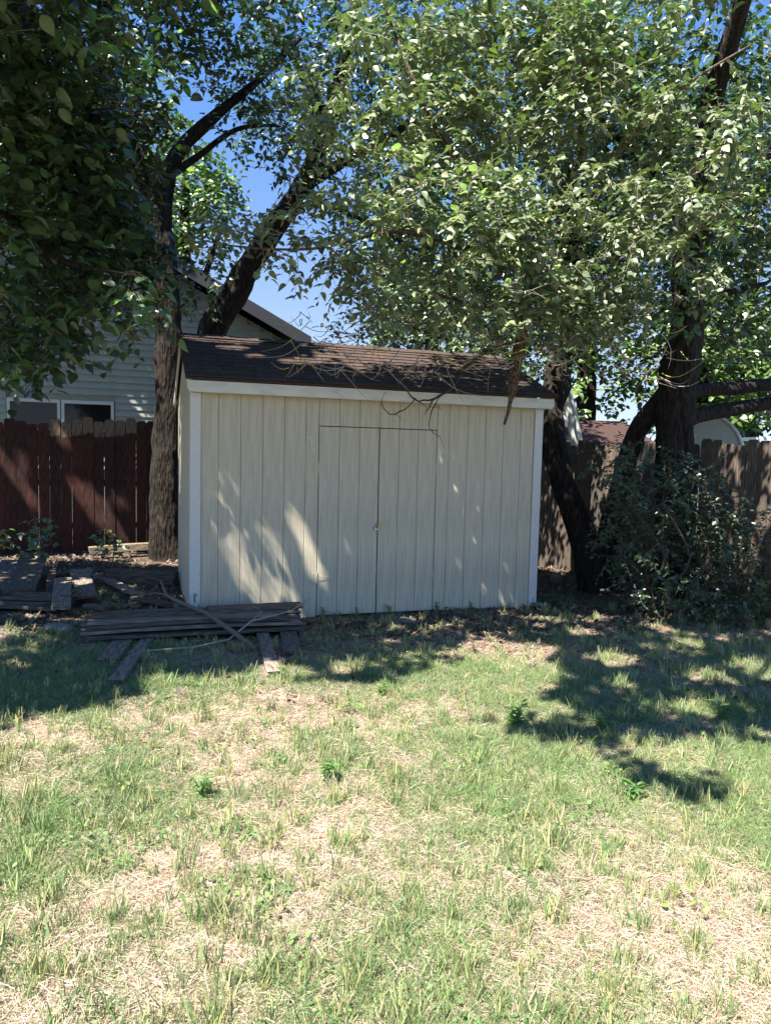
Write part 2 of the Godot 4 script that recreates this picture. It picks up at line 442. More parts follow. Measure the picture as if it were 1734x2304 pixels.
func build_lawn() -> void:
	var straws := [straw_clump(), straw_clump(), straw_clump(), straw_clump()]
	scatter("dry_straw", "pale dry straw and mown thatch lying over the sunny lawn", "dry grass", straws, M.straw, 8500, Rect2(-5.5, 1.5, 11, 6.0), func(x, d): return (1.0 - 0.85 * litter_share(x, d)) * (1.0 - 0.45 * green_share(x, d)), [Color(1, 1, 1), Color(0.85, 0.8, 0.78), Color(1.05, 1.0, 0.95)], 0.7, 1.25)
	var g := [Color(0.1, 0.19, 0.08), Color(0.13, 0.23, 0.09), Color(0.17, 0.28, 0.09), Color(0.12, 0.22, 0.09), Color(0.22, 0.32, 0.1), Color(0.34, 0.35, 0.2)]
	var shorts := []
	for k in 4: shorts.append(grass_clump(38, 0.025, 0.07, 0.0014, 0.0032, 0.07, g, 0.85, 0.2))
	scatter("short_grass", "short fine green grass growing in patches across the lawn", "grass", shorts, M.blade, 30000, Rect2(-5.5, 1.5, 11, 7.0), func(x, d): return (pow(green_share(x, d), 1.6) * 0.95 + 0.05) * (1.0 - 0.8 * litter_share(x, d)), [Color(1, 1, 1), Color(0.8, 0.95, 0.85), Color(1.2, 1.2, 0.9)], 0.6, 1.3)
	var st := [Color(0.4, 0.4, 0.2), Color(0.24, 0.32, 0.12), Color(0.14, 0.23, 0.09), Color(0.55, 0.48, 0.3), Color(0.17, 0.27, 0.12)]
	var tufts := []
	for k in 5: tufts.append(grass_clump(26, 0.035, 0.1, 0.0025, 0.005, 0.035, st, 0.28, 0.5))
	scatter("mown_tufts", "stiff upright tufts of cut yellow-green grass stems on the lawn", "grass", tufts, M.blade, 7000, Rect2(-5.5, 1.5, 11, 6.2), func(x, d): return (0.3 + 0.7 * maxf(0.0, patch.get_noise_2d(x * 170.0 + 90.0, d * 170.0))) * (1.0 - 0.6 * litter_share(x, d)), [Color(1, 1, 1), Color(0.8, 1.0, 0.8), Color(1.1, 1.0, 0.85)], 0.6, 1.25)
	var clovers := [clover_clump(), clover_clump(), clover_clump()]
	scatter("clover", "low round-leaved clover spreading at the edge of the shade", "ground cover", clovers, M.blade, 3600, Rect2(-5.5, 1.8, 11, 5.0), func(x, d): return clampf(0.03 + 1.2 * patch.get_noise_2d(x * 100.0 - 800.0, d * 100.0) * (0.35 + exp(-pow((d - 5.2) / 0.8, 2))), 0.0, 1.0), [Color(1, 1, 1), Color(0.85, 1, 0.9), Color(1.2, 1.15, 0.8)], 0.7, 1.3)
	var litters := [litter_clump(), litter_clump(), litter_clump()]
	scatter("leaf_litter", "brown fallen leaves and bits of twig on the bare soil", "leaf litter", litters, M.straw, 4200, Rect2(-5.5, 4.5, 10.5, 6.0), func(x, d): return 0.9 * litter_share(x, d), [Color(1, 1, 1), Color(0.7, 0.7, 0.7), Color(1.2, 1.1, 1.0)], 0.7, 1.3)

# ---------------------------------------------------------------- shed
const GR := 0.2032
const UD := 1.181
const DH := 1.838
func siding_board(a: float, b: float, y0: float, y1: float, z: float) -> ArrayMesh:
	var m := MB.new()
	var g := 0.002
	var o := PackedVector2Array([Vector2(a + g, z - 0.014), Vector2(b - g, z - 0.014), Vector2(b - g, z - 0.003), Vector2(b - g - 0.004, z), Vector2(a + g + 0.004, z), Vector2(a + g, z - 0.003)])
	# outline in (u, z), run along y
	m.prism(o, y0, y1, Transform3D(Basis(Vector3(1, 0, 0), Vector3(0, 0, 1), Vector3(0, 1, 0)), Vector3.ZERO))
	return m.mesh()

func build_shed() -> void:
	var W := 3.583
	var D := 2.4
	var s := thing("garden_shed", "cream wooden shed with white trim and brown shingle roof", "shed", SHED, YAW)
	var b := MB.new()
	b.box(Vector3(0.02, -0.02, -0.07), Vector3(UD - 0.006, 2.17, -0.0145))
	b.box(Vector3(UD + 6 * GR + 0.006, -0.02, -0.07), Vector3(W - 0.02, 2.17, -0.0145))
	b.box(Vector3(UD - 0.006, DH + 0.008, -0.07), Vector3(UD + 6 * GR + 0.006, 2.17, -0.0145))
	var fw := part("front_wall", b.mesh(), M.groove, s)
	var cuts := [0.08]
	for k in 5: cuts.append(UD - 0.63 * GR - (4 - k) * GR)
	cuts.append(UD)
	for k in cuts.size() - 1: part("siding_board", siding_board(cuts[k], cuts[k + 1], -0.015, 2.16, 0.0), M.siding, fw)
	for k in 6: part("siding_board", siding_board(UD + k * GR, UD + (k + 1) * GR, DH + 0.005, 2.16, 0.0), M.siding, fw)
	cuts = [UD + 6 * GR]
	for k in 5: cuts.append(UD + 6.65 * GR + k * GR)
	cuts.append(W - 0.08)
	for k in cuts.size() - 1: part("siding_board", siding_board(cuts[k], cuts[k + 1], -0.015, 2.16, 0.0), M.siding, fw)
	# double door: each leaf three boards
	for leaf in 2:
		var u0 := UD + leaf * 3 * GR
		b = MB.new()
		b.box(Vector3(u0 + 0.006, 0.006, -0.02), Vector3(u0 + 3 * GR - 0.006, DH - 0.006, -0.0126))
		var dr := part("door", b.mesh(), M.groove, s)
		for k in 3: part("siding_board", siding_board(u0 + k * GR + (0.003 if k == 0 else 0.0), u0 + (k + 1) * GR - (0.004 if k == 2 else 0.0), 0.004, DH - 0.004, 0.0015), M.siding, dr)
		for v in [1.44, 0.37]:
			var hu: float = UD if leaf == 0 else UD + 6 * GR
			var sg := 1.0 if leaf == 0 else -1.0
			b = MB.new()
			b.tube(PackedVector3Array([Vector3(hu, v - 0.055, 0.006), Vector3(hu, v + 0.055, 0.006)]), PackedFloat32Array([0.007, 0.007]), 10)
			b.prism(PackedVector2Array([Vector2(hu, v - 0.035), Vector2(hu + sg * 0.15, v - 0.01), Vector2(hu + sg * 0.155, v + 0.004), Vector2(hu, v + 0.03)]), 0.0016, 0.005)
			b.box(Vector3(minf(hu, hu - sg * 0.045), v - 0.045, 0.0016), Vector3(maxf(hu, hu - sg * 0.045), v + 0.045, 0.0045))
			part("hinge", b.mesh(), M.siding, dr)
	# hasp and its yellow label
	b = MB.new()
	var uc := UD + 3 * GR
	b.bevel_box(Vector3(uc - 0.055, 0.868, 0.0016), Vector3(uc - 0.012, 0.908, 0.008), 0.002)
	b.bevel_box(Vector3(uc + 0.01, 0.872, 0.0016), Vector3(uc + 0.098, 0.916, 0.006), 0.002)
	b.tube(PackedVector3Array([Vector3(uc - 0.012, 0.884, 0.006), Vector3(uc - 0.006, 0.884, 0.024), Vector3(uc - 0.028, 0.884, 0.028), Vector3(uc - 0.034, 0.884, 0.007)]), PackedFloat32Array([0.003, 0.003, 0.003, 0.003]), 6)
	var hasp := part("hasp", b.mesh(), M.metal, s)
	b = MB.new()
	b.box(Vector3(uc + 0.02, 0.876, 0.0065), Vector3(uc + 0.078, 0.911, 0.0075))
	part("sticker", b.mesh(), M.sticker, hasp, "", "small faded yellow sticker")
	b = MB.new()
	for q in [[[1.082, 1.72], [1.09, 1.735], [1.105, 1.722], [1.113, 1.69], [1.108, 1.655], [1.1, 1.66]], [[1.12, 1.625], [1.13, 1.628], [1.14, 1.59], [1.134, 1.575], [1.126, 1.6]]]:
		var pts := PackedVector3Array(); var rr := PackedFloat32Array()
		for k in q.size(): pts.append(Vector3(q[k][0], q[k][1], 0.0)); rr.append(0.0035 + 0.003 * sin(k * 1.7) * sin(k * 1.7))
		b.tube(pts, rr, 6)
	part("paint_scuff", b.mesh(), M.scuff, s, "", "white scrape in the paint")
	# other walls
	b = MB.new()
	b.prism(PackedVector2Array([Vector2(0, -0.02), Vector2(-D, -0.02), Vector2(-D, 2.18), Vector2(-D / 2, 2.7), Vector2(0, 2.18)]), 0.0, 0.03, Transform3D(Basis(Vector3(0, 0, 1), Vector3(0, 1, 0), Vector3(1, 0, 0)), Vector3(0.004, 0, -0.002)))
	part("side_wall", b.mesh(), M.siding, s)
	b = MB.new()
	b.prism(PackedVector2Array([Vector2(0, -0.02), Vector2(-D, -0.02), Vector2(-D, 2.18), Vector2(-D / 2, 2.7), Vector2(0, 2.18)]), 0.0, 0.03, Transform3D(Basis(Vector3(0, 0, 1), Vector3(0, 1, 0), Vector3(1, 0, 0)), Vector3(W - 0.034, 0, -0.002)))
	part("side_wall", b.mesh(), M.siding, s)
	b = MB.new()
	b.box(Vector3(0.04, -0.02, -D), Vector3(W - 0.04, 2.17, -D + 0.03))
	part("back_wall", b.mesh(), M.siding, s)
	# corner trim
	for u in [[-0.012, 0.082, 0], [W - 0.082, W + 0.012, 1]]:
		b = MB.new()
		b.bevel_box(Vector3(u[0], -0.01, 0.002), Vector3(u[1], 2.1, 0.02), 0.003)
		var ct := part("corner_trim", b.mesh(), M.trim, s)
		b = MB.new()
		for k in 9 if u[2] == 0 else 5:
			var x0: float = u[0] + 0.006 + rng.randf() * 0.075
			var y0: float = rng.randf_range(0.0, 0.06) if u[2] == 1 else rng.randf_range(0.0, 0.26)
			var hh := rng.randf_range(0.03, 0.13) * (1.0 if u[2] == 0 else 0.5)
			b.prism(PackedVector2Array([Vector2(x0, y0), Vector2(x0 + 0.009, y0 + 0.01), Vector2(x0 + 0.006, y0 + hh), Vector2(x0 - 0.003, y0 + hh * 0.7)]), 0.0195, 0.0208)
		part("bare_wood", b.mesh(), M.peel, ct, "", "grey bare wood where the white paint has peeled")
		b = MB.new()
		var xo: float = -0.012 if u[2] == 0 else W - 0.002
		b.bevel_box(Vector3(xo, -0.01, -0.09), Vector3(xo + 0.014, 2.1, 0.0015), 0.003)
		part("corner_trim", b.mesh(), M.trim, s)
	# eave fascia, rakes
	b = MB.new()
	b.bevel_box(Vector3(-0.03, 2.096, 0.1), Vector3(W + 0.055, 2.2, 0.122), 0.003)
	part("fascia", b.mesh(), M.fascia, s)
	b = MB.new()
	b.box(Vector3(-0.02, 2.175, 0.003), Vector3(W + 0.04, 2.187, 0.0995))
	part("soffit", b.mesh(), M.siding, s)
	var slope := atan2(0.56, 1.34)
	for side in 2:
		var x0 := -0.045 if side == 0 else W + 0.056
		for f in 2:
			b = MB.new()
			var sg := 1.0 if f == 0 else -1.0
			var z0 := 0.118 if f == 0 else -D - 0.118
			var z1 := -D / 2
			var y0 := 2.236 - 0.02
			var y1 := 2.785
			b.prism(PackedVector2Array([Vector2(z0, y0 - 0.1), Vector2(z0, y0), Vector2(z1 + sg * 0.001, y1 - 0.012), Vector2(z1 + sg * 0.001, y1 - 0.11)]), 0.0, 0.018, Transform3D(Basis(Vector3(0, 0, 1), Vector3(0, 1, 0), Vector3(1, 0, 0)), Vector3(x0, 0, 0)))
			part("rake_board", b.mesh(), M.fascia, s)
	# roof deck with shingles laid in courses
	b = MB.new()
	var ra := Vector2(0.14, 2.225)
	var rb := Vector2(-D / 2, 2.78)
	var rc := Vector2(-D - 0.14, 2.225)
	for q in [[ra, rb], [rb, rc]]:
		b.prism(PackedVector2Array([q[0], q[1], q[1] - Vector2(0, 0.022), q[0] - Vector2(0, 0.022)]), 0.0, W + 0.15, Transform3D(Basis(Vector3(0, 0, 1), Vector3(0, 1, 0), Vector3(1, 0, 0)), Vector3(-0.06, 0, 0)))
	var roof := part("roof", b.mesh(), M.deck, s)
	var along := Vector3(0, rb.y - ra.y, rb.x - ra.x)
	var ln := along.length()
	along /= ln
	var up := Vector3(1, 0, 0).cross(along).normalized()
	if up.y < 0: up = -up
	var expo := 0.127
	var tabs := {}
	var rows := int(ln / expo) + 1
	for row in rows:
		var off := (row % 2) * 0.1525 + (row * 37 % 11) * 0.004
		var u := -0.068 - (0.305 - off if off > 0.0 else 0.0)
		var y := row * expo - 0.016
		var h := minf(expo + 0.055, ln - y)
		while u < W + 0.09:
			var u0 := maxf(u, -0.068)
			var u1 := minf(u + 0.305, W + 0.1)
			u += 0.305
			if u1 - u0 < 0.02: continue
			var key := "%.3f %.3f" % [u1 - u0, h]
			if not tabs.has(key):
				b = MB.new()
				b.box(Vector3(0.0035, 0, 0), Vector3(u1 - u0 - 0.0035, h, 0.009))
				tabs[key] = b.mesh()
			var o := part("shingle", tabs[key], M.shingles[rng.randi() % 5], roof)
			var tilt := 0.009 / expo
			var ax := Basis(Vector3(1, 0, 0), along, up) * Basis(Vector3(1, 0, 0), -tilt + rng.randf_range(-0.006, 0.006))
			o.transform = Transform3D(ax, Vector3(u0, ra.y, ra.x) + along * y + up * (0.0105 + rng.randf() * 0.0015))
	for side in 2:
		b = MB.new()
		for k in 13:
			var u0 := -0.07 + k * 0.29
			b.col = Color.WHITE
			var w := 0.13
			var sl := atan2(rb.y - ra.y, absf(rb.x - ra.x))
			var sg := 1.0 if side == 0 else -1.0
			var xf := Transform3D(Basis(Vector3(1, 0, 0), sl * sg), Vector3(u0, rb.y + 0.021 + 0.003 * (k % 2), rb.x))
			if side == 0: b.box(Vector3(0, 0, 0), Vector3(minf(0.3, W + 0.1 - u0), 0.006, w), xf)
			else: b.box(Vector3(0, 0, -w), Vector3(minf(0.3, W + 0.1 - u0), 0.006, 0), xf)
		part("ridge_cap", b.mesh(), M.shingles[1], roof)
	b = MB.new()
	b.box(Vector3(0.05, -0.11, -D), Vector3(W - 0.05, -0.021, -0.03))
	part("floor_slab", b.mesh(), M.stone, s)
	# padlock
	var at := SHED + Basis(Vector3.UP, YAW) * Vector3(uc - 0.022, 0.862, 0.02)
	var lock := thing("padlock", "small silver combination padlock hanging on the shed door hasp", "padlock", at, YAW)
	b = MB.new()
	b.bevel_box(Vector3(-0.02, -0.03, -0.01), Vector3(0.02, 0.012, 0.012), 0.003)
	part("body", b.mesh(), M.lock, lock)
	b = MB.new()
	var arc := PackedVector3Array(); var ar := PackedFloat32Array()
	arc.append(Vector3(-0.012, 0.005, 0.001)); ar.append(0.0032)
	for k in 9: arc.append(Vector3(-0.012 * cos(PI * k / 8.0), 0.018 + 0.013 * sin(PI * k / 8.0), 0.001)); ar.append(0.0032)
	arc.append(Vector3(0.012, 0.005, 0.001)); ar.append(0.0032)
	b.tube(arc, ar, 8)
	part("shackle", b.mesh(), M.lock, lock)
	b = MB.new()
	b.tube(PackedVector3Array([Vector3(0, 0.0, 0.0118), Vector3(0, 0.0, 0.0165)]), PackedFloat32Array([0.0105, 0.009]), 16)
	part("dial", b.mesh(), M.lock_dark, lock)

# ---------------------------------------------------------------- fences
func picket_mesh(w: float, h: float, cut: float, skew: float) -> ArrayMesh:
	var b := MB.new()
	b.prism(PackedVector2Array([Vector2(0, 0), Vector2(w, 0), Vector2(w + skew, h - cut), Vector2(w - cut * 0.8 + skew, h), Vector2(cut * 0.8 + skew, h), Vector2(skew, h - cut)]), 0.0, 0.016)
	return b.mesh()

func build_fences() -> void:
	var f := thing("wooden_fence", "dark red stained picket fence with dog-ear tops in front of the pale house", "fence", Vector3(-3.35, 0, -10.6), YAW)
	var shapes := []
	for k in 7: shapes.append(picket_mesh(0.1385 + 0.002 * (k % 2), 1.86 + 0.022 * (k - 3) * (1 if k % 2 == 0 else -1) * 0.6, 0.028 + 0.004 * (k % 3), 0.001 * (k - 3)))
	var t := -3.35
	var k := 0
	while t < 2.2:
		var p := Basis(Vector3.UP, YAW) * Vector3(t, 0, 0) + Vector3(-3.35, 0, -10.6)
		var o := part("picket", shapes[rng.randi() % 7], M.picket[rng.randi() % 4], f)
		var lift := 0.05 if t > -0.95 and t < -0.35 else 0.0
		o.position = Vector3(t, gh(p.x, -p.z) - 0.04 + lift + rng.randf_range(-0.012, 0.012) + 0.018 * (t + 2.0), rng.randf_range(-0.004, 0.004))
		o.rotation.y = rng.randf_range(-0.03, 0.03)
		if t > -1.5 and t < -0.3:       # bare weathered tops where the stain has worn off
			var b := MB.new()
			var hh := 0.19 + rng.randf() * 0.05
			var top: float = (o.mesh as ArrayMesh).get_aabb().end.y
			b.prism(PackedVector2Array([Vector2(0.003, top - hh), Vector2(0.04, top - hh - 0.02 * rng.randf()), Vector2(0.1, top - hh + 0.02 * rng.randf()), Vector2(0.134, top - hh), Vector2(0.134, top - 0.034), Vector2(0.112, top - 0.004), Vector2(0.026, top - 0.004), Vector2(0.003, top - 0.034)]), 0.0162, 0.0172)
			part("weathered_top", b.mesh(), M.picket_bare, o, "", "grey worn picket top")
		t += 0.1398 + rng.randf_range(0.0, 0.0032)
		k += 1
	for y in [0.45, 1.05, 1.7]:
		var b := MB.new()
		b.box(Vector3(-3.35, y, -0.046), Vector3(2.25, y + 0.085, -0.008))
		part("rail", b.mesh(), M.picket[3], f)
	for x in [-3.0, -0.6, 1.8]:
		var b := MB.new()
		b.box(Vector3(x, -0.2, -0.14), Vector3(x + 0.09, 1.85, -0.05))
		part("post", b.mesh(), M.picket[3], f)
	# side fence on the right
	var turn := -1.1
	var o0 := V(2.0, 0, 11.22)
	var g := thing("wooden_fence", "grey weathered picket fence behind the bush and the big tree trunk", "fence", o0, turn)
	shapes = []
	for q in 7: shapes.append(picket_mesh(0.137, 1.8 + 0.012 * (q - 3), 0.03, 0.003 * (q - 3)))
	t = -0.4
	while t < 5.6:
		var p := Basis(Vector3.UP, turn) * Vector3(t, 0, 0) + o0
		var o := part("picket", shapes[rng.randi() % 7], M.grey_picket[rng.randi() % 4], g)
		o.position = Vector3(t, gh(p.x, -p.z) * 0.3 + rng.randf_range(-0.008, 0.008), rng.randf_range(-0.004, 0.004))
		t += 0.14 + rng.randf_range(0.002, 0.006)
	for y in [0.4, 1.0, 1.55]:
		var b := MB.new()
		b.box(Vector3(-0.4, y, -0.046), Vector3(5.6, y + 0.085, -0.008))
		part("rail", b.mesh(), M.grey_picket[3], g)
	for x in [0.3, 2.7, 5.1]:
		var b := MB.new()
		b.box(Vector3(x, -0.2, -0.14), Vector3(x + 0.09, 1.75, -0.05))
		part("post", b.mesh(), M.grey_picket[3], g)

# ---------------------------------------------------------------- things beyond the fences
func build_beyond() -> void:
	var h := thing("neighbour_house", "pale green house with lap siding and dark gable roof beyond the red fence", "house", V(-1.667, 0, 15.0), YAW)
	var eave := 3.75
	var peak_x := -4.6
	var b := MB.new()
	b.prism(PackedVector2Array([Vector2(-0.3, -0.2), Vector2(-0.3, eave), Vector2(peak_x, eave + 2.15), Vector2(-8.9, eave), Vector2(-8.9, -0.2)]), -5.0, -0.02)
	var wall := part("wall", b.mesh(), M.house, h)
	var lap := 0.125
	var y := 1.2
	while y < eave + 2.0:
		var x1 := -0.3
		var x0 := -8.9
		if y > eave - lap:
			x1 = -0.3 - (y + lap - eave) / 0.5
			x0 = -8.9 + (y + lap - eave) / 0.5
		var spans := [[x0, x1]]
		if y + lap > 1.35 and y < 2.46: spans = [[x0, -5.46], [-3.62, x1]]
		for q in spans:
			if q[1] - q[0] < 0.1: continue
			b = MB.new()
			b.prism(PackedVector2Array([Vector2(-0.02, 0), Vector2(0.04, 0), Vector2(0.003, lap + 0.012), Vector2(-0.02, lap + 0.012)]), q[0], q[1], Transform3D(Basis(Vector3(0, 0, 1), Vector3(0, 1, 0), Vector3(1, 0, 0)), Vector3(0, y, 0)))
			part("siding_board", b.mesh(), M.house, wall)
		y += lap
	# roof slopes and the barge board
	for sg in 2:
		b = MB.new()
		var pe := Vector2(0.0, eave + 0.03) if sg == 0 else Vector2(-9.2, eave + 0.03)
		var pk := Vector2(peak_x, eave + 2.33)
		b.prism(PackedVector2Array([pe, pk, pk + Vector2(0, 0.1), pe + Vector2(0, 0.1)]), -5.2, 0.388)
		var roof := part("roof", b.mesh(), M.house_roof, h)
		b = MB.new()
		b.prism(PackedVector2Array([pe - Vector2(0, 0.16), pk - Vector2(0, 0.16), pk + Vector2(0, 0.09), pe + Vector2(0, 0.09)]), 0.39, 0.425)
		part("barge_board", b.mesh(), M.barge, roof)
	for q in [[-5.4, -4.62], [-4.5, -3.7]]:
		b = MB.new()
		b.box(Vector3(q[0] - 0.05, 1.35, -0.019), Vector3(q[0], 2.46, 0.03)); b.box(Vector3(q[1], 1.35, -0.019), Vector3(q[1] + 0.05, 2.46, 0.03))
		b.box(Vector3(q[0], 2.4, -0.019), Vector3(q[1], 2.46, 0.03)); b.box(Vector3(q[0], 1.35, -0.019), Vector3(q[1], 1.42, 0.05)); b.box(Vector3(q[0], 1.9, -0.019), Vector3(q[1], 1.94, 0.015))
		var w := part("window", b.mesh(), M.house_trim, h)
		b = MB.new()
		b.box(Vector3(q[0], 1.42, -0.018), Vector3(q[1], 1.9, -0.01)); b.box(Vector3(q[0], 1.94, -0.018), Vector3(q[1], 2.4, -0.01))
		part("pane", b.mesh(), M.glass, w)
	# downspout leaning behind the right fence
	b = MB.new()
	for k in 2:
		b.tube(PackedVector3Array([V(2.66 + k * 0.085, 2.62, 11.3), V(2.78 + k * 0.085, 2.2, 11.3), V(2.92 + k * 0.09, 1.6, 11.3), V(3.08 + k * 0.09, 0.05, 11.3)]), PackedFloat32Array([0.045, 0.05, 0.05, 0.05]), 12)
	solid("gutter_pipe", "white ribbed gutter pipe leaning behind the fence beside the shed", "pipe", b.mesh(), M.metal_white, Transform3D.IDENTITY)
	var ds := thing("outbuilding", "low outbuilding with dark brown roof just beyond the grey fence", "outbuilding", V(3.4, 0, 14.0), YAW * 0.5)
	b = MB.new()
	b.box(Vector3(-0.7, -0.1, -2.5), Vector3(1.6, 1.75, 0.0))
	part("wall", b.mesh(), M.house_trim, ds)
	b = MB.new()
	b.prism(PackedVector2Array([Vector2(0.7, 1.72), Vector2(-1.3, 2.42), Vector2(-1.3, 2.34), Vector2(0.7, 1.64)]), -0.9, 1.8, Transform3D(Basis(Vector3(0, 0, 1), Vector3(0, 1, 0), Vector3(1, 0, 0)), Vector3.ZERO))
	b.prism(PackedVector2Array([Vector2(-1.3, 2.42), Vector2(-3.2, 1.72), Vector2(-3.2, 1.64), Vector2(-1.3, 2.34)]), -0.9, 1.8, Transform3D(Basis(Vector3(0, 0, 1), Vector3(0, 1, 0), Vector3(1, 0, 0)), Vector3.ZERO))
	part("roof", b.mesh(), M.dark_roof, ds)
	# white rounded shell beyond the fence
	var tk := thing("storage_tank", "weathered white rounded tank rising above the fence beside the big tree", "tank", V(4.22, 0, 9.9), -0.5)
	b = MB.new()
	var prof := PackedVector2Array()
	for k in 13:
		var a := PI * k / 12.0
		prof.append(Vector2(0.44 * cos(a) * (1.0 if cos(a) < 0 else 1.15), 1.72 + 0.5 * sin(a)))
	prof.append(Vector2(-0.44, 0.02)); prof.append(Vector2(0.506, 0.02))
	b.prism(prof, -0.5, 0.3)
	part("shell", b.mesh(), M.tank, tk)
	b = MB.new()
	var rimp := PackedVector3Array(); var rr := PackedFloat32Array()
	for k in 13: rimp.append(Vector3(prof[k].x, prof[k].y, 0.3)); rr.append(0.025)
	b.tube(rimp, rr, 8)
	part("rim", b.mesh(), M.metal_white, tk)
	var pr := thing("carport", "far pale metal roof showing above the right end of the grey fence", "carport", V(8.2, 0, 14.6), 0.1)
	b = MB.new()
	b.box(Vector3(-1.5, 2.1, -3.0), Vector3(2.0, 2.17, 0.0), Transform3D(Basis(Vector3(0, 0, 1), 0.06), Vector3.ZERO))
	part("roof", b.mesh(), M.pale_roof, pr)
	for q in [[-1.4, -0.1], [1.8, -0.1], [-1.4, -2.9], [1.8, -2.9]]:
		b = MB.new()
		b.box(Vector3(q[0], -0.1, q[1] - 0.05), Vector3(q[0] + 0.08, 2.1 + q[0] * 0.06, q[1]))
		part("post", b.mesh(), M.metal_white, pr)

# ---------------------------------------------------------------- timber and litter on the ground
func plank_mesh(l: float, w: float, th: float, sd: int) -> ArrayMesh:
	var r := RandomNumberGenerator.new()
	r.seed = sd
	var b := MB.new()
	var n := 7
	var bow := r.randf_range(-0.012, 0.012) * l
	var rows := []
	for k in n:
		var x := l * (k / float(n - 1) - 0.5)
		var ye := bow * (1.0 - pow(2.0 * k / (n - 1) - 1.0, 2))
		var q := []
		var c := 0.004
		for p in [[-w / 2, c], [-w / 2 + c, 0.0], [w / 2 - c, 0.0], [w / 2, c], [w / 2, th - c], [w / 2 - c, th], [-w / 2 + c, th], [-w / 2, th - c]]:
			var ex := r.randf_range(-0.02, 0.02) if k == 0 or k == n - 1 else 0.0
			q.append(Vector3(x + ex, float(p[1]) + ye + r.randf_range(-0.0015, 0.0015), float(p[0]) + r.randf_range(-0.002, 0.002)))
		rows.append(q)
	for k in n - 1:
		for s in 8:
			var m := Vector3(rows[k][s].x, th / 2 + bow * 0.5, 0)
			b.quad(rows[k][s], rows[k + 1][s], rows[k + 1][(s + 1) % 8], rows[k][(s + 1) % 8], (rows[k][s] + rows[k][(s + 1) % 8]) * 0.5 - m)
	for k in [0, n - 1]:
		for s in range(1, 7): b.tria(rows[k][0], rows[k][s], rows[k][s + 1], Vector3(-1 if k == 0 else 1, 0, 0))
	return b.mesh()

func plank(label: String, a: Vector3, e: Vector3, w: float, th: float, m: Material, group: String, sd: int, roll := 0.0, called := "wood_plank") -> void:
	var l := (e - a).length()
	var x := (e - a) / l
	var z := x.cross(Vector3.UP).normalized()
	var y := z.cross(x)
	var bs := Basis(x, y, z) * Basis(Vector3(1, 0, 0), roll)
	boards.append([a.x, -a.z, e.x, -e.z, w * 0.5 + 0.015])
	var o := solid(called, label, "plank", plank_mesh(l, w, th, sd), m, Transform3D(bs, (a + e) * 0.5), group)

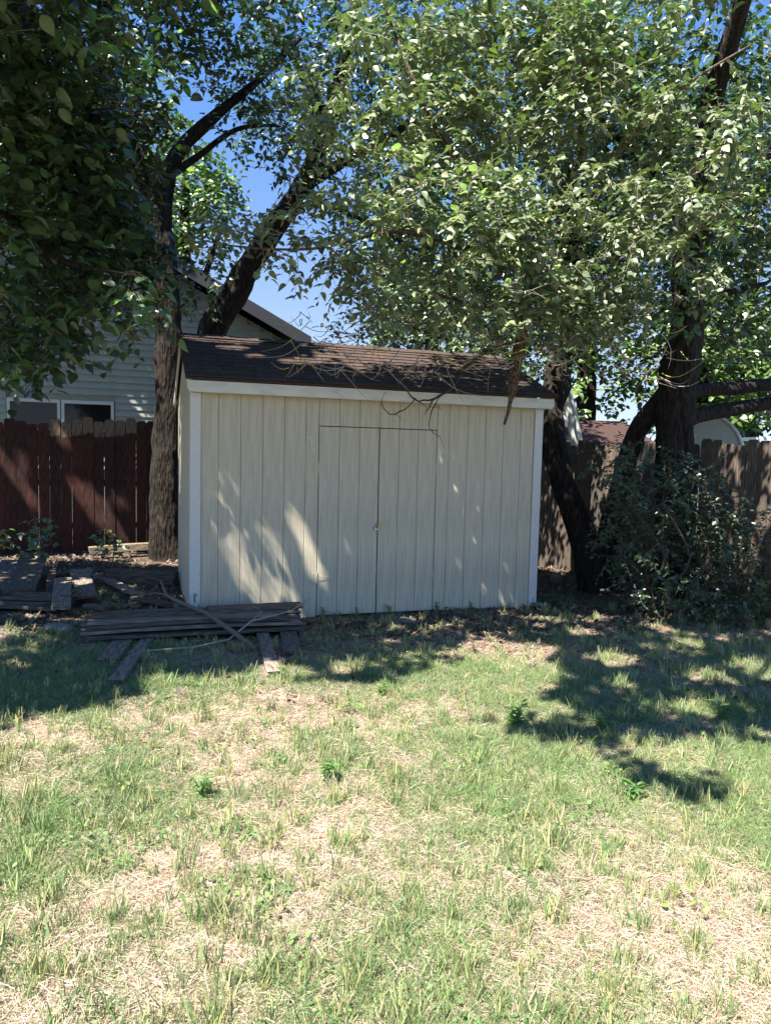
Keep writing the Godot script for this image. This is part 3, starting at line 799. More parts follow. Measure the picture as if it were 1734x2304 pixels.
func build_timber() -> void:
	# the neat stack in front of the left wall: local x runs along the stack
	var o := V(-2.42, 0, 5.9)
	var bs := Basis(Vector3.UP, 0.3)
	var grp := "grey planks stacked in front of the shed wall"
	var sup := [["short wide board flat on the ground under the stack, left of a long narrow one", V(-2.19, 0.0, 6.35), V(-2.02, 0.0, 5.3), 0.15], ["long narrow board sticking out from under the left end of the stack", V(-1.98, 0.0, 6.3), V(-1.79, 0.0, 4.83), 0.1], ["narrow board with sunlit end sticking out under the right end of the stack", V(-1.1, 0.0, 6.5), V(-0.76, 0.0, 5.1), 0.105], ["wide board half buried in grass at the right end of the stack", V(-0.88, 0.0, 6.6), V(-0.7, 0.0, 5.64), 0.14]]
	for k in 4:
		var q: Array = sup[k]
		var a: Vector3 = q[1]; var e: Vector3 = q[2]
		a.y = gh(a.x, -a.z) + 0.012; e.y = gh(e.x, -e.z) + 0.012
		plank(q[0], a, e, q[3], 0.03, M.plank[[0, 2, 2, 1][k]], "boards lying under the plank stack", 300 + k)
	var rows := [ # layer height, z of centre, start, length, width, thickness
		[0, 0.07, 0.02, 1.76, 0.14, 0.028], [0, -0.08, 0.1, 1.64, 0.14, 0.028], [0, -0.23, 0.0, 1.7, 0.14, 0.03],
		[1, 0.05, -0.02, 1.78, 0.14, 0.026], [1, -0.1, 0.05, 1.72, 0.14, 0.026], [1, -0.26, 0.1, 1.7, 0.14, 0.028],
		[2, 0.03, 0.0, 1.66, 0.14, 0.026], [2, -0.12, -0.03, 1.78, 0.14, 0.026], [2, -0.27, 0.08, 1.72, 0.14, 0.026],
		[3, -0.02, 0.01, 1.55, 0.13, 0.024], [3, -0.17, -0.02, 1.8, 0.14, 0.026], [3, -0.3, 0.1, 1.68, 0.13, 0.026],
		[4, -0.14, 0.0, 0.95, 0.14, 0.03], [4, -0.2, 0.98, 0.83, 0.14, 0.035]]
	var names := ["bottom front", "bottom middle", "bottom rear", "second-layer front", "second-layer middle", "second-layer rear", "third-layer front", "third-layer middle", "third-layer rear", "fourth-layer front", "fourth-layer middle", "fourth-layer rear", "topmost left", "topmost right"]
	var top := [0.04, 0.073, 0.104, 0.135, 0.164]
	for k in rows.size():
		var q: Array = rows[k]
		var yaw_j := rng.randf_range(-0.012, 0.012)
		var y: float = top[q[0]] + rng.randf_range(-0.001, 0.002)
		var a := o + bs * Vector3(q[2], y, q[1] + yaw_j)
		var e := o + bs * Vector3(float(q[2]) + float(q[3]), y + rng.randf_range(-0.002, 0.012) * q[0] * 0.5, float(q[1]) - yaw_j)
		plank("%s plank of the grey weathered stack beside the shed wall" % names[k], a, e, q[4], q[5], M.plank[rng.randi() % 5], grp, 400 + k, rng.randf_range(-0.03, 0.03))
	# loose boards by the red fence
	var loose := [
		["short sunlit board tilted on rubble between the heap and the shed", V(-3.5, 0.16, 8.35), V(-2.98, 0.07, 7.3), 0.2, 0],
		["short thick board standing out of the rubble heap, nearest the lawn", V(-3.42, 0.16, 7.75), V(-3.0, 0.07, 6.75), 0.17, 2],
		["widest dark board sloping on the left heap", V(-4.2, 0.28, 8.75), V(-3.62, 0.12, 7.2), 0.3, 4],
		["dark board leaning at the far left edge of the heap", V(-4.45, 0.2, 8.7), V(-3.95, 0.1, 7.4), 0.22, 1],
		["long narrow board pointing at the shed corner from the heap", V(-3.25, 0.05, 8.5), V(-2.57, 0.03, 7.65), 0.13, 2],
		["flat board lying end on between narrow board and shed corner", V(-2.6, 0.02, 7.55), V(-2.1, 0.02, 7.2), 0.12, 4],
		["small broken block of wood behind the left end of the stack", V(-2.9, 0.03, 7.06), V(-2.66, 0.03, 6.98), 0.1, 1],
		["narrow dark strip of wood beside the widest board", V(-3.95, 0.14, 8.65), V(-3.4, 0.07, 7.4), 0.09, 4]]
	for k in loose.size():
		var q: Array = loose[k]
		plank(q[0], q[1], q[2], q[3], 0.03, M.plank[q[4]], "loose boards heaped by the red fence", 500 + k, rng.randf_range(-0.06, 0.06))
	var heap := ["lowest front", "lowest rear", "middle front", "middle rear", "upper", "upper crooked", "top"]
	for k in 7:
		var y := 0.02 + 0.03 * int(k / 2.0)
		var a := V(-3.95 + 0.05 * k, y, 7.0 + 0.16 * (k % 2) + 0.03 * k)
		plank("%s board of the dark rotting pile at the left edge" % heap[k], a, a + V(0.85 - 0.04 * k, 0.0, 0.05 * (k % 3) - 0.08), 0.14, 0.028, M.plank[4 if k % 2 == 0 else 1], "dark rotting boards piled at the left edge", 600 + k, rng.randf_range(-0.05, 0.05))
	plank("dark squared timber lying across behind the heap, end against the shed", V(-3.25, 0.03, 8.55), V(-2.4, 0.03, 8.4), 0.14, 0.14, M.plank[4], "", 700, 0.0, "timber_beam")
	plank("pale split timber lying at the foot of the red fence", V(-3.95, 0.16, 9.75), V(-3.2, 0.2, 10.1), 0.1, 0.1, M.pale_plank, "", 701, 0.0, "timber_beam")
	# sticks
	var b := MB.new()
	b.tube(PackedVector3Array([V(-2.06, 0.36, 6.72), V(-1.96, 0.27, 6.55), V(-1.82, 0.25, 6.4), V(-1.5, 0.2, 6.16), V(-1.2, 0.1, 5.88), V(-1.01, 0.03, 5.7)]), PackedFloat32Array([0.008, 0.016, 0.02, 0.019, 0.02, 0.018]), 10, 0.5, lump)
	b.tube(PackedVector3Array([V(-1.94, 0.27, 6.53), V(-2.1, 0.26, 6.68), V(-2.3, 0.2, 6.8)]), PackedFloat32Array([0.01, 0.007, 0.004]), 6)
	solid("fallen_branch", "thick bare stick lying slantwise across the plank stack", "branch", b.mesh(), M.twig, Transform3D.IDENTITY)
	b = MB.new()
	b.tube(PackedVector3Array([V(-0.66, 0.28, 6.5), V(-0.8, 0.2, 6.32), V(-1.1, 0.16, 6.06), V(-1.25, 0.05, 5.86), V(-1.5, 0.02, 5.7), V(-1.95, 0.015, 5.55)]), PackedFloat32Array([0.003, 0.006, 0.007, 0.008, 0.01, 0.006]), 7)
	b.tube(PackedVector3Array([V(-1.1, 0.16, 6.06), V(-1.02, 0.24, 6.1), V(-1.1, 0.28, 6.12)]), PackedFloat32Array([0.004, 0.003, 0.002]), 5)
	solid("fallen_branch", "thin pale curved twig draped over the right end of the stack", "branch", b.mesh(), M.twig_pale, Transform3D.IDENTITY)
	var twig_labels := ["thin crooked twig on the soil left of the plank stack", "forked twig lying among the loose boards", "bare twig lying by the shed's left corner", "short twig lying on the soil below the stack"]
	for k in 4:
		var c: Array = [[-3.0, 6.2], [-2.7, 7.3], [-2.25, 7.6], [-1.4, 5.35]][k]
		b = MB.new()
		var pts := PackedVector3Array(); var rr := PackedFloat32Array()
		var a := rdir()
		for j in 7:
			var x: float = c[0] + a.x * (j - 3) * 0.09 + rng.randf_range(-0.03, 0.03)
			var d: float = c[1] + a.z * (j - 3) * 0.09 + rng.randf_range(-0.03, 0.03)
			pts.append(V(x, gh(x, d) + 0.012 + 0.02 * rng.randf(), d)); rr.append(0.007 - 0.0007 * j)
		b.tube(pts, rr, 6)
		b.tube(PackedVector3Array([pts[3], pts[3] + rdir() * 0.1 + Vector3.UP * 0.03, pts[3] + rdir() * 0.2 + Vector3.UP * 0.02]), PackedFloat32Array([0.004, 0.003, 0.002]), 5)
		solid("fallen_branch", twig_labels[k], "branch", b.mesh(), M.twig, Transform3D.IDENTITY)
	# stones
	var rocks := [["half buried grey block left of the plank stack", -2.79, 6.26, 0.15, 0.05, 0.07], ["pale round stone between loose boards and timber beam", -3.58, 8.75, 0.09, 0.08, 0.08], ["small pale stone beside the round one", -3.42, 8.7, 0.06, 0.05, 0.06], ["small grey stone on the rubble by the tilted board", -3.35, 7.95, 0.06, 0.05, 0.05], ["pale stone in the dark gap behind the leaning trunk", 2.2, 9.3, 0.1, 0.09, 0.08], ["concrete lump at the shed's right corner", 1.67, 7.76, 0.07, 0.04, 0.05], ["flat grey paving slab sunk in the soil before the shed door", 0.2, 7.0, 0.2, 0.02, 0.09]]
	for q in rocks:
		b = MB.new()
		var sd := rng.randf() * 100.0
		var idx := []
		for j in 9:
			var row := []
			for i in 14:
				var th := PI * j / 8.0
				var ph := TAU * i / 14.0
				var p := Vector3(sin(th) * cos(ph), cos(th), sin(th) * sin(ph))
				var sq := p / maxf(maxf(absf(p.x), absf(p.y)), absf(p.z))
				p = p.lerp(sq * 0.8, 0.45) * (1.0 + 0.35 * lump.get_noise_3d(p.x * 90.0 + sd, p.y * 90.0, p.z * 90.0))
				row.append(b.vert(p * Vector3(q[3], q[4], q[5]), p))
			idx.append(row)
		for j in 8:
			for i in 14:
				b.tri(idx[j][i], idx[j][(i + 1) % 14], idx[j + 1][i]); b.tri(idx[j][(i + 1) % 14], idx[j + 1][(i + 1) % 14], idx[j + 1][i])
		b.smooth()
		solid("stone", q[0], "stone", b.mesh(), M.stone, Transform3D(Basis(Vector3.UP, rng.randf() * TAU), V(q[1], gh(q[1], q[2]) + float(q[4]) * 0.35, q[2])))

# ---------------------------------------------------------------- plants
func leaf_mesh(w: float, fold: float, droop: float, wav: float) -> ArrayMesh:
	var b := MB.new()
	var prof := [[0.0, 0.0], [0.16, 0.7], [0.38, 1.0], [0.62, 0.8], [0.84, 0.35], [1.0, 0.0]]
	var rows := []
	for q in prof:
		var x: float = q[0]
		var y := -droop * x * x
		var hw: float = w * q[1] * 0.5
		rows.append([b.vert(Vector3(x, y, 0), Vector3.UP), b.vert(Vector3(x, y + fold * hw + wav * sin(x * 9.0) * 0.03, hw), Vector3.UP), b.vert(Vector3(x, y + fold * hw - wav * sin(x * 8.0 + 1.0) * 0.03, -hw), Vector3.UP)])
	for k in rows.size() - 1:
		for s in [1, 2]:
			if k > 0: b.tri(rows[k][0], rows[k][s], rows[k + 1][0])
			if k < rows.size() - 2: b.tri(rows[k][s], rows[k + 1][s], rows[k + 1][0])
			if k == 0: pass
	b.smooth()
	return b.mesh()

# whether the sun's ray through p falls on a place that the photograph shows in the sun
var wall_gaps := [[0.86, 1.16, 0.9, 1.0, 0.03], [0.92, 1.0, 1.06, 0.78, 0.055], [1.06, 0.72, 1.28, 0.3, 0.045], [0.385, 0.8, 0.45, 0.6, 0.035], [0.45, 0.6, 0.66, 0.1, 0.042], [0.74, 0.84, 0.84, 0.66, 0.03], [0.68, 0.5, 0.82, 0.12, 0.024], [1.03, 0.5, 1.12, 0.36, 0.025]]
var fence_gaps := [[-2.1, 1.6, -1.72, 1.06, 0.04], [-1.75, 1.5, -1.6, 1.2, 0.03], [-1.72, 1.06, -1.5, 0.6, 0.03], [-1.1, 1.15, -0.97, 0.95, 0.03], [-0.95, 0.95, -0.6, 0.45, 0.1], [-0.5, 0.92, -0.36, 0.64, 0.05], [-0.46, 0.3, -0.4, 0.2, 0.07], [-1.25, 1.75, -1.1, 1.5, 0.03]]
var roof_gaps := [[0.0, 1.16, 0.7, 1.22, 0.04], [0.35, 0.95, 0.55, 0.97, 0.03], [0.95, 0.6, 1.25, 0.66, 0.04], [0.6, 0.7, 0.7, 0.72, 0.01], [3.3, 0.3, 3.45, 0.33, 0.03]]
var ground_gaps := [[-0.26, 5.34, 0.16], [1.84, 6.66, 0.15], [1.2, 5.95, 0.3], [0.1, 6.66, 0.09], [2.63, 6.93, 0.14], [1.85, 5.75, 0.22], [2.7, 6.3, 0.14], [1.1, 4.5, 0.16], [-3.2, 7.9, 0.16], [-2.9, 8.3, 0.1], [-2.2, 7.8, 0.08], [2.4, 5.3, 0.16], [1.5, 6.9, 0.1], [2.2, 7.3, 0.12], [3.0, 5.6, 0.2], [2.0, 4.6, 0.14]]

func seg_dist(p: Vector2, q: Array) -> float:
	var a := Vector2(q[0], q[1]); var e := Vector2(q[2], q[3])
	return p.distance_to(Geometry2D.get_closest_point_to_segment(p, a, e))

func lets_sun_by(p: Vector3, slack := 0.0) -> bool:
	# shed roof, wall, red fence, ground: the first of them the ray meets
	var l := (p - SHED) * Basis(Vector3.UP, YAW)
	var r := SUN_RAY * Basis(Vector3.UP, YAW)
	var rn := Vector3(0, 1.34, 0.56)
	var k := (Vector3(0, 2.235, 0.14) - l).dot(rn) / r.dot(rn)
	if k > 0.0:
		var q := l + r * k
		if q.x > -0.06 and q.x < 3.66 and q.z < 0.14 and q.z > -1.2:
			for g in roof_gaps:
				if seg_dist(Vector2(q.x, 0.14 - q.z), g) < float(g[4]) + slack: return true
			return false
	k = -l.z / r.z
	if k > 0.0:
		var q := l + r * k
		if q.x > 0.0 and q.x < 3.58 and q.y > 0.0 and q.y < 2.1:
			for g in wall_gaps:
				if seg_dist(Vector2(q.x, q.y), g) < float(g[4]) + slack * 0.75: return true
			return false
	var fl := (p - Vector3(-3.35, 0, -10.6)) * Basis(Vector3.UP, YAW)
	k = -fl.z / r.z
	if k > 0.0:
		var q := fl + r * k
		if q.x > -3.4 and q.x < 2.2 and q.y > 0.1 and q.y < 2.0:
			for g in fence_gaps:
				if seg_dist(Vector2(q.x, q.y), g) < float(g[4]) + slack: return true
			return false
	k = p.y
	var gx := p.x + SUN_RAY.x * k
	var gd := -(p.z + SUN_RAY.z * k)
	for g in ground_gaps:
		if Vector2(gx - g[0], gd - g[1]).length() < float(g[2]) * (1.0 + 0.5 * lump.get_noise_2d(gx * 400.0, gd * 400.0)) * 0.8 + slack * 0.3: return true
	if gd < 1.0 or gd > 8.0 or absf(gx) > 5.0: return false
	var w := Vector2(gx + 0.25 * lump.get_noise_2d(gx * 250.0, gd * 250.0), gd + 0.25 * lump.get_noise_2d(gx * 250.0 + 900.0, gd * 250.0))
	return not Geometry2D.is_point_in_polygon(w, shade_poly)

func in_frame(p: Vector3, margin := 0.0) -> bool:
	var q := cam.global_transform.affine_inverse() * p
	if q.z > -0.2: return false
	var k := tan(deg_to_rad(cam.fov) / 2)
	return absf(q.y / -q.z) < k * (1 + margin) and absf(q.x / -q.z) < k * 0.7526 * (1 + margin)

func spline(pts: Array, step: float) -> Array:       # Catmull-Rom through [x, y, d, r]
	var p := PackedVector3Array(); var r := PackedFloat32Array()
	for k in pts.size() - 1:
		var a := V(pts[maxi(k - 1, 0)][0], pts[maxi(k - 1, 0)][1], pts[maxi(k - 1, 0)][2])
		var b := V(pts[k][0], pts[k][1], pts[k][2])
		var c := V(pts[k + 1][0], pts[k + 1][1], pts[k + 1][2])
		var j := mini(k + 2, pts.size() - 1)
		var d := V(pts[j][0], pts[j][1], pts[j][2])
		var n := maxi(2, int(b.distance_to(c) / step))
		for i in n:
			p.append(b.cubic_interpolate(c, a, d, i / float(n))); r.append(lerpf(pts[k][3], pts[k + 1][3], i / float(n)))
	var e: Array = pts[pts.size() - 1]
	p.append(V(e[0], e[1], e[2])); r.append(e[3])
	return [p, r]

# limbs: list of polylines; the first is the trunk. o: options
func plant(root: Node3D, limbs: Array, targets: PackedVector3Array, o: Dictionary) -> void:
	var nodes := PackedVector3Array()
	var radii := PackedFloat32Array()
	for k in limbs.size():
		var sp := spline(limbs[k], 0.06 if k == 0 or limbs[k][0][3] > 0.08 else 0.12)
		var b := MB.new()
		var thick: float = limbs[k][0][3]
		b.tube(sp[0], sp[1], 26 if thick > 0.12 else (14 if thick > 0.05 else 8), 0.28 if thick > 0.1 else 0.2, lump)
		b.smooth()
		part("trunk" if k == 0 else "limb", b.mesh(), o.get("bark", M.bark), root)
		var from: int = 0 if k > 0 or o.get("low", false) else int(sp[0].size() * 0.5)
		for i in range(from, sp[0].size(), 2):
			nodes.append(sp[0][i]); radii.append(sp[1][i])
	# twigs: each target joined to the nearest wood so far
	var near := []
	for t in targets:
		var best := 1e9
		for q in range(0, nodes.size(), 2): best = minf(best, t.distance_squared_to(nodes[q]))
		near.append([best, t])
	near.sort_custom(func(a, b): return a[0] < b[0])
	var wood := MB.new()
	var xfs := []
	var sizes := PackedFloat32Array()
	var spacing: float = o.get("spacing", 0.045)
	var size: float = o.get("size", 0.08)
	var sag: float = o.get("sag", 0.12)
	var budget: int = o.get("most", 100000)
	for e in near:
		var t: Vector3 = e[1]
		var best := 1e9
		var at := 0
		for q in nodes.size():
			var dd := t.distance_squared_to(nodes[q])
			if dd < best: best = dd; at = q
		var a := nodes[at]
		var l := sqrt(best)
		if l < 0.05: continue
		var side := Vector3(rng.randf_range(-1, 1), rng.randf_range(-0.6, 1), rng.randf_range(-1, 1)) * l * 0.16
		var p := PackedVector3Array(); var r := PackedFloat32Array()
		var r0 := minf(radii[at] * 0.75, 0.004 + 0.011 * l)
		var n := 6
		for i in n:
			var f := i / float(n - 1)
			p.append(a.lerp(t, f) + side * sin(f * PI) + Vector3.UP * (sag * l * sin(f * PI) * 0.5 - sag * l * f * f * 0.4) + Vector3(rng.randf_range(-1, 1), rng.randf_range(-1, 1), rng.randf_range(-1, 1)) * 0.02 * l)
			r.append(lerpf(r0, 0.0016, f))
		wood.tube(p, r, 5, 0.0, null, false)
		for i in range(1, n): nodes.append(p[i]); radii.append(r[i])
		var shoots := [[p, 0.3]]
		for s in int(o.get("shoots", 2)):
			var i0 := rng.randi_range(2, n - 1)
			var dir := ((p[i0] - p[i0 - 1]).normalized() + Vector3(rng.randf_range(-1, 1), rng.randf_range(-0.8, 0.6), rng.randf_range(-1, 1))).normalized()
			var q := PackedVector3Array(); var qr := PackedFloat32Array()
			var sl: float = rng.randf_range(0.12, 0.34) * o.get("reach", 1.0)
			for j in 4:
				q.append(p[i0] + dir * sl * j / 3.0 - Vector3.UP * sag * sl * pow(j / 3.0, 2)); qr.append(0.0022 - j * 0.0004)
			wood.tube(q, qr, 4, 0.0, null, false)
			shoots.append([q, 0.1])
		for sh in shoots:
			var q: PackedVector3Array = sh[0]
			var total := 0.0
			for j in q.size() - 1: total += q[j].distance_to(q[j + 1])
			var s: float = maxf(total * sh[1], total - 0.7)
			var flip := 1.0
			while s < total + spacing * 0.5 and xfs.size() < budget:
				var run := 0.0
				var pos := q[q.size() - 1]
				var dir := (q[q.size() - 1] - q[q.size() - 2]).normalized()
				for j in q.size() - 1:
					var sg := q[j].distance_to(q[j + 1])
					if run + sg >= s:
						pos = q[j].lerp(q[j + 1], (s - run) / sg); dir = (q[j + 1] - q[j]).normalized()
						break
					run += sg
				flip = -flip
				s += spacing * rng.randf_range(0.7, 1.4)
				var lat := dir.cross(Vector3.UP + Vector3(rng.randf_range(-0.4, 0.4), 0, rng.randf_range(-0.4, 0.4))).normalized() * flip
				var out := (dir * 0.55 + lat + Vector3.UP * rng.randf_range(-0.55, 0.25) + Vector3(rng.randf_range(-0.3, 0.3), rng.randf_range(-0.3, 0.3), rng.randf_range(-0.3, 0.3))).normalized()
				var up := Vector3(rng.randf_range(-0.75, 0.75) - 0.3, 1.0, rng.randf_range(-0.75, 0.75) + 0.4)
				var y := (up - out * up.dot(out)).normalized()
				var ls := size * rng.randf_range(0.6, 1.25)
				if o.has("big") and not in_frame(pos, 0.1): ls *= o.big
				var c := pos + out * ls * 0.5
				if o.get("cull", true) and lets_sun_by(c, ls * 0.55): continue
				if o.has("skip") and o.skip.call(c): continue
				xfs.append(Transform3D(Basis(out, y, out.cross(y)).scaled(Vector3.ONE * ls), pos + out * 0.008))
				sizes.append(ls)
	if wood.v.size() > 0: part("twigs", wood.mesh(), o.get("twig", M.twig), root, "stuff")
	# the leaves that show largest become parts, the rest one mass
	var parts: int = o.get("parts", 0)
	var order := []
	for k in xfs.size():
		var p: Vector3 = xfs[k].origin
		if parts > 0 and in_frame(p): order.append([sizes[k] / p.distance_to(EYE), k])
	order.sort_custom(func(a, b): return a[0] > b[0])
	var single := {}
	var shapes: Array = o.get("shapes", M.leaf_shapes)
	var mats: Array = o.get("mats", M.leaves_dark)
	for k in mini(parts, order.size()):
		var i: int = order[k][1]
		single[i] = true
		part("leaf", shapes[i % shapes.size()], mats[(i * 7) % mats.size()], root).transform = xfs[i]
	var rest := []
	var cols := []
	for k in shapes.size(): rest.append([]); cols.append(PackedColorArray())
	var tints: Array = o.get("tints", [Color(0.05, 0.09, 0.05), Color(0.06, 0.105, 0.05), Color(0.075, 0.125, 0.045)])
	for k in xfs.size():
		if single.has(k): continue
		rest[k % shapes.size()].append(xfs[k])
		var q: Color = tints[rng.randi() % tints.size()]
		cols[k % shapes.size()].append(q.lerp(tints[rng.randi() % tints.size()], rng.randf()))
	for k in shapes.size(): many("foliage", shapes[k], M.leaf, rest[k], cols[k], root)
	print(root.name, " leaves ", xfs.size(), " parts ", single.size())

func fill(ells: Array, n: int) -> PackedVector3Array:
	var total := 0.0
	for e in ells: total += e[3] * e[4] * e[5] * (e[6] if e.size() > 6 else 1.0)
	var out := PackedVector3Array()
	for e in ells:
		var m := int(n * e[3] * e[4] * e[5] * (e[6] if e.size() > 6 else 1.0) / total)
		for k in m:
			var p := Vector3(rng.randf_range(-1, 1), rng.randf_range(-1, 1), rng.randf_range(-1, 1))
			while p.length() > 1.0: p = Vector3(rng.randf_range(-1, 1), rng.randf_range(-1, 1), rng.randf_range(-1, 1))
			out.append(V(e[0] + p.x * e[3], e[1] + p.y * e[4], e[2] + p.z * e[5]))
	return out

func join_points(a: PackedVector3Array, b: PackedVector3Array) -> PackedVector3Array:
	a.append_array(b)
	return a

func near_sapling(p: Vector3) -> bool:       # the ray through p would shade the leafy hanging limb
	var r := SUN_RAY.normalized()
	for e in [[V(0.1, 4.7, 6.6), 0.8], [V(0.9, 4.9, 6.7), 1.0], [V(1.8, 4.7, 6.8), 1.0], [V(0.4, 5.6, 7.0), 0.9], [V(1.65, 5.6, 7.0), 1.0], [V(2.7, 4.4, 6.8), 0.8], [V(0.45, 3.6, 6.25), 0.65], [V(1.45, 3.6, 6.4), 0.7], [V(2.3, 3.5, 6.5), 0.6], [V(0.9, 2.95, 6.3), 0.5], [V(-0.5, 3.42, 6.1), 0.12], [V(-1.3, 3.3, 6.0), 0.08], [V(-2.0, 2.75, 5.9), 0.3]]:
		var l: Vector3 = e[0] - p
		var k := l.dot(r)
		if k > 0.7 and (l - r * k).length() < float(e[1]): return true
	return false

var over_right := PackedVector3Array()
func overhead() -> PackedVector3Array:       # where boughs must hang to throw the shade that lies on the yard
	var out := PackedVector3Array()
	var n := 0
	while out.size() + over_right.size() < 3800 and n < 150000:
		n += 1
		var p: Vector3
		var w := rng.randf()
		if w < 0.14: p = SHED + Basis(Vector3.UP, YAW) * Vector3(rng.randf_range(-0.3, 0.8), rng.randf_range(0.2, 2.2), 0.0)
		elif w < 0.29: p = SHED + Basis(Vector3.UP, YAW) * Vector3(rng.randf_range(-0.1, 2.2), rng.randf_range(0.0, 2.2), 0.0)
		elif w < 0.44: p = Vector3(-3.35, 0, -10.6) + Basis(Vector3.UP, YAW) * Vector3(rng.randf_range(-3.0, 0.9), rng.randf_range(0.0, 1.95), 0.0)
		elif w < 0.49: p = SHED + Basis(Vector3.UP, YAW) * Vector3(rng.randf_range(-0.1, 1.3), 2.5, rng.randf_range(-1.2, 0.1))
		elif w < 0.56: p = V(-1.667, 0, 15.0) + Basis(Vector3.UP, YAW) * Vector3(rng.randf_range(-6.5, -2.0), rng.randf_range(2.0, 4.4), 0.0)
		elif w < 0.62: p = V(rng.randf_range(-4.3, -2.0), 0.0, rng.randf_range(7.0, 9.6))
		elif w < 0.7: p = V(rng.randf_range(-2.6, -0.2), 0.0, rng.randf_range(4.3, 6.6))
		elif w < 0.75: p = V(rng.randf_range(2.3, 3.9), 0.6, rng.randf_range(6.9, 8.2))
		elif w < 0.81: p = V(rng.randf_range(-2.0, 2.2), 0.0, rng.randf_range(5.0, 7.6))
		elif w < 0.92: p = V(rng.randf_range(1.2, 3.9), 0.0, rng.randf_range(4.1, 7.6))
		else: p = V(rng.randf_range(-4.5, 3.8), 0.0, rng.randf_range(3.2, 7.2))
		if p.y < 0.01 and not Geometry2D.is_point_in_polygon(Vector2(p.x, -p.z), shade_poly): continue
		var h := p.y + rng.randf_range(4.2, 6.2)
		var q := p - SUN_RAY * (h - p.y)
		if in_frame(q, 0.04) and q.x > -1.9: continue
		if lets_sun_by(q): continue
		if p.x > 0.3 and (p.y < 0.01 or p.y == 0.6): over_right.append(q)
		else: out.append(q)
	return out

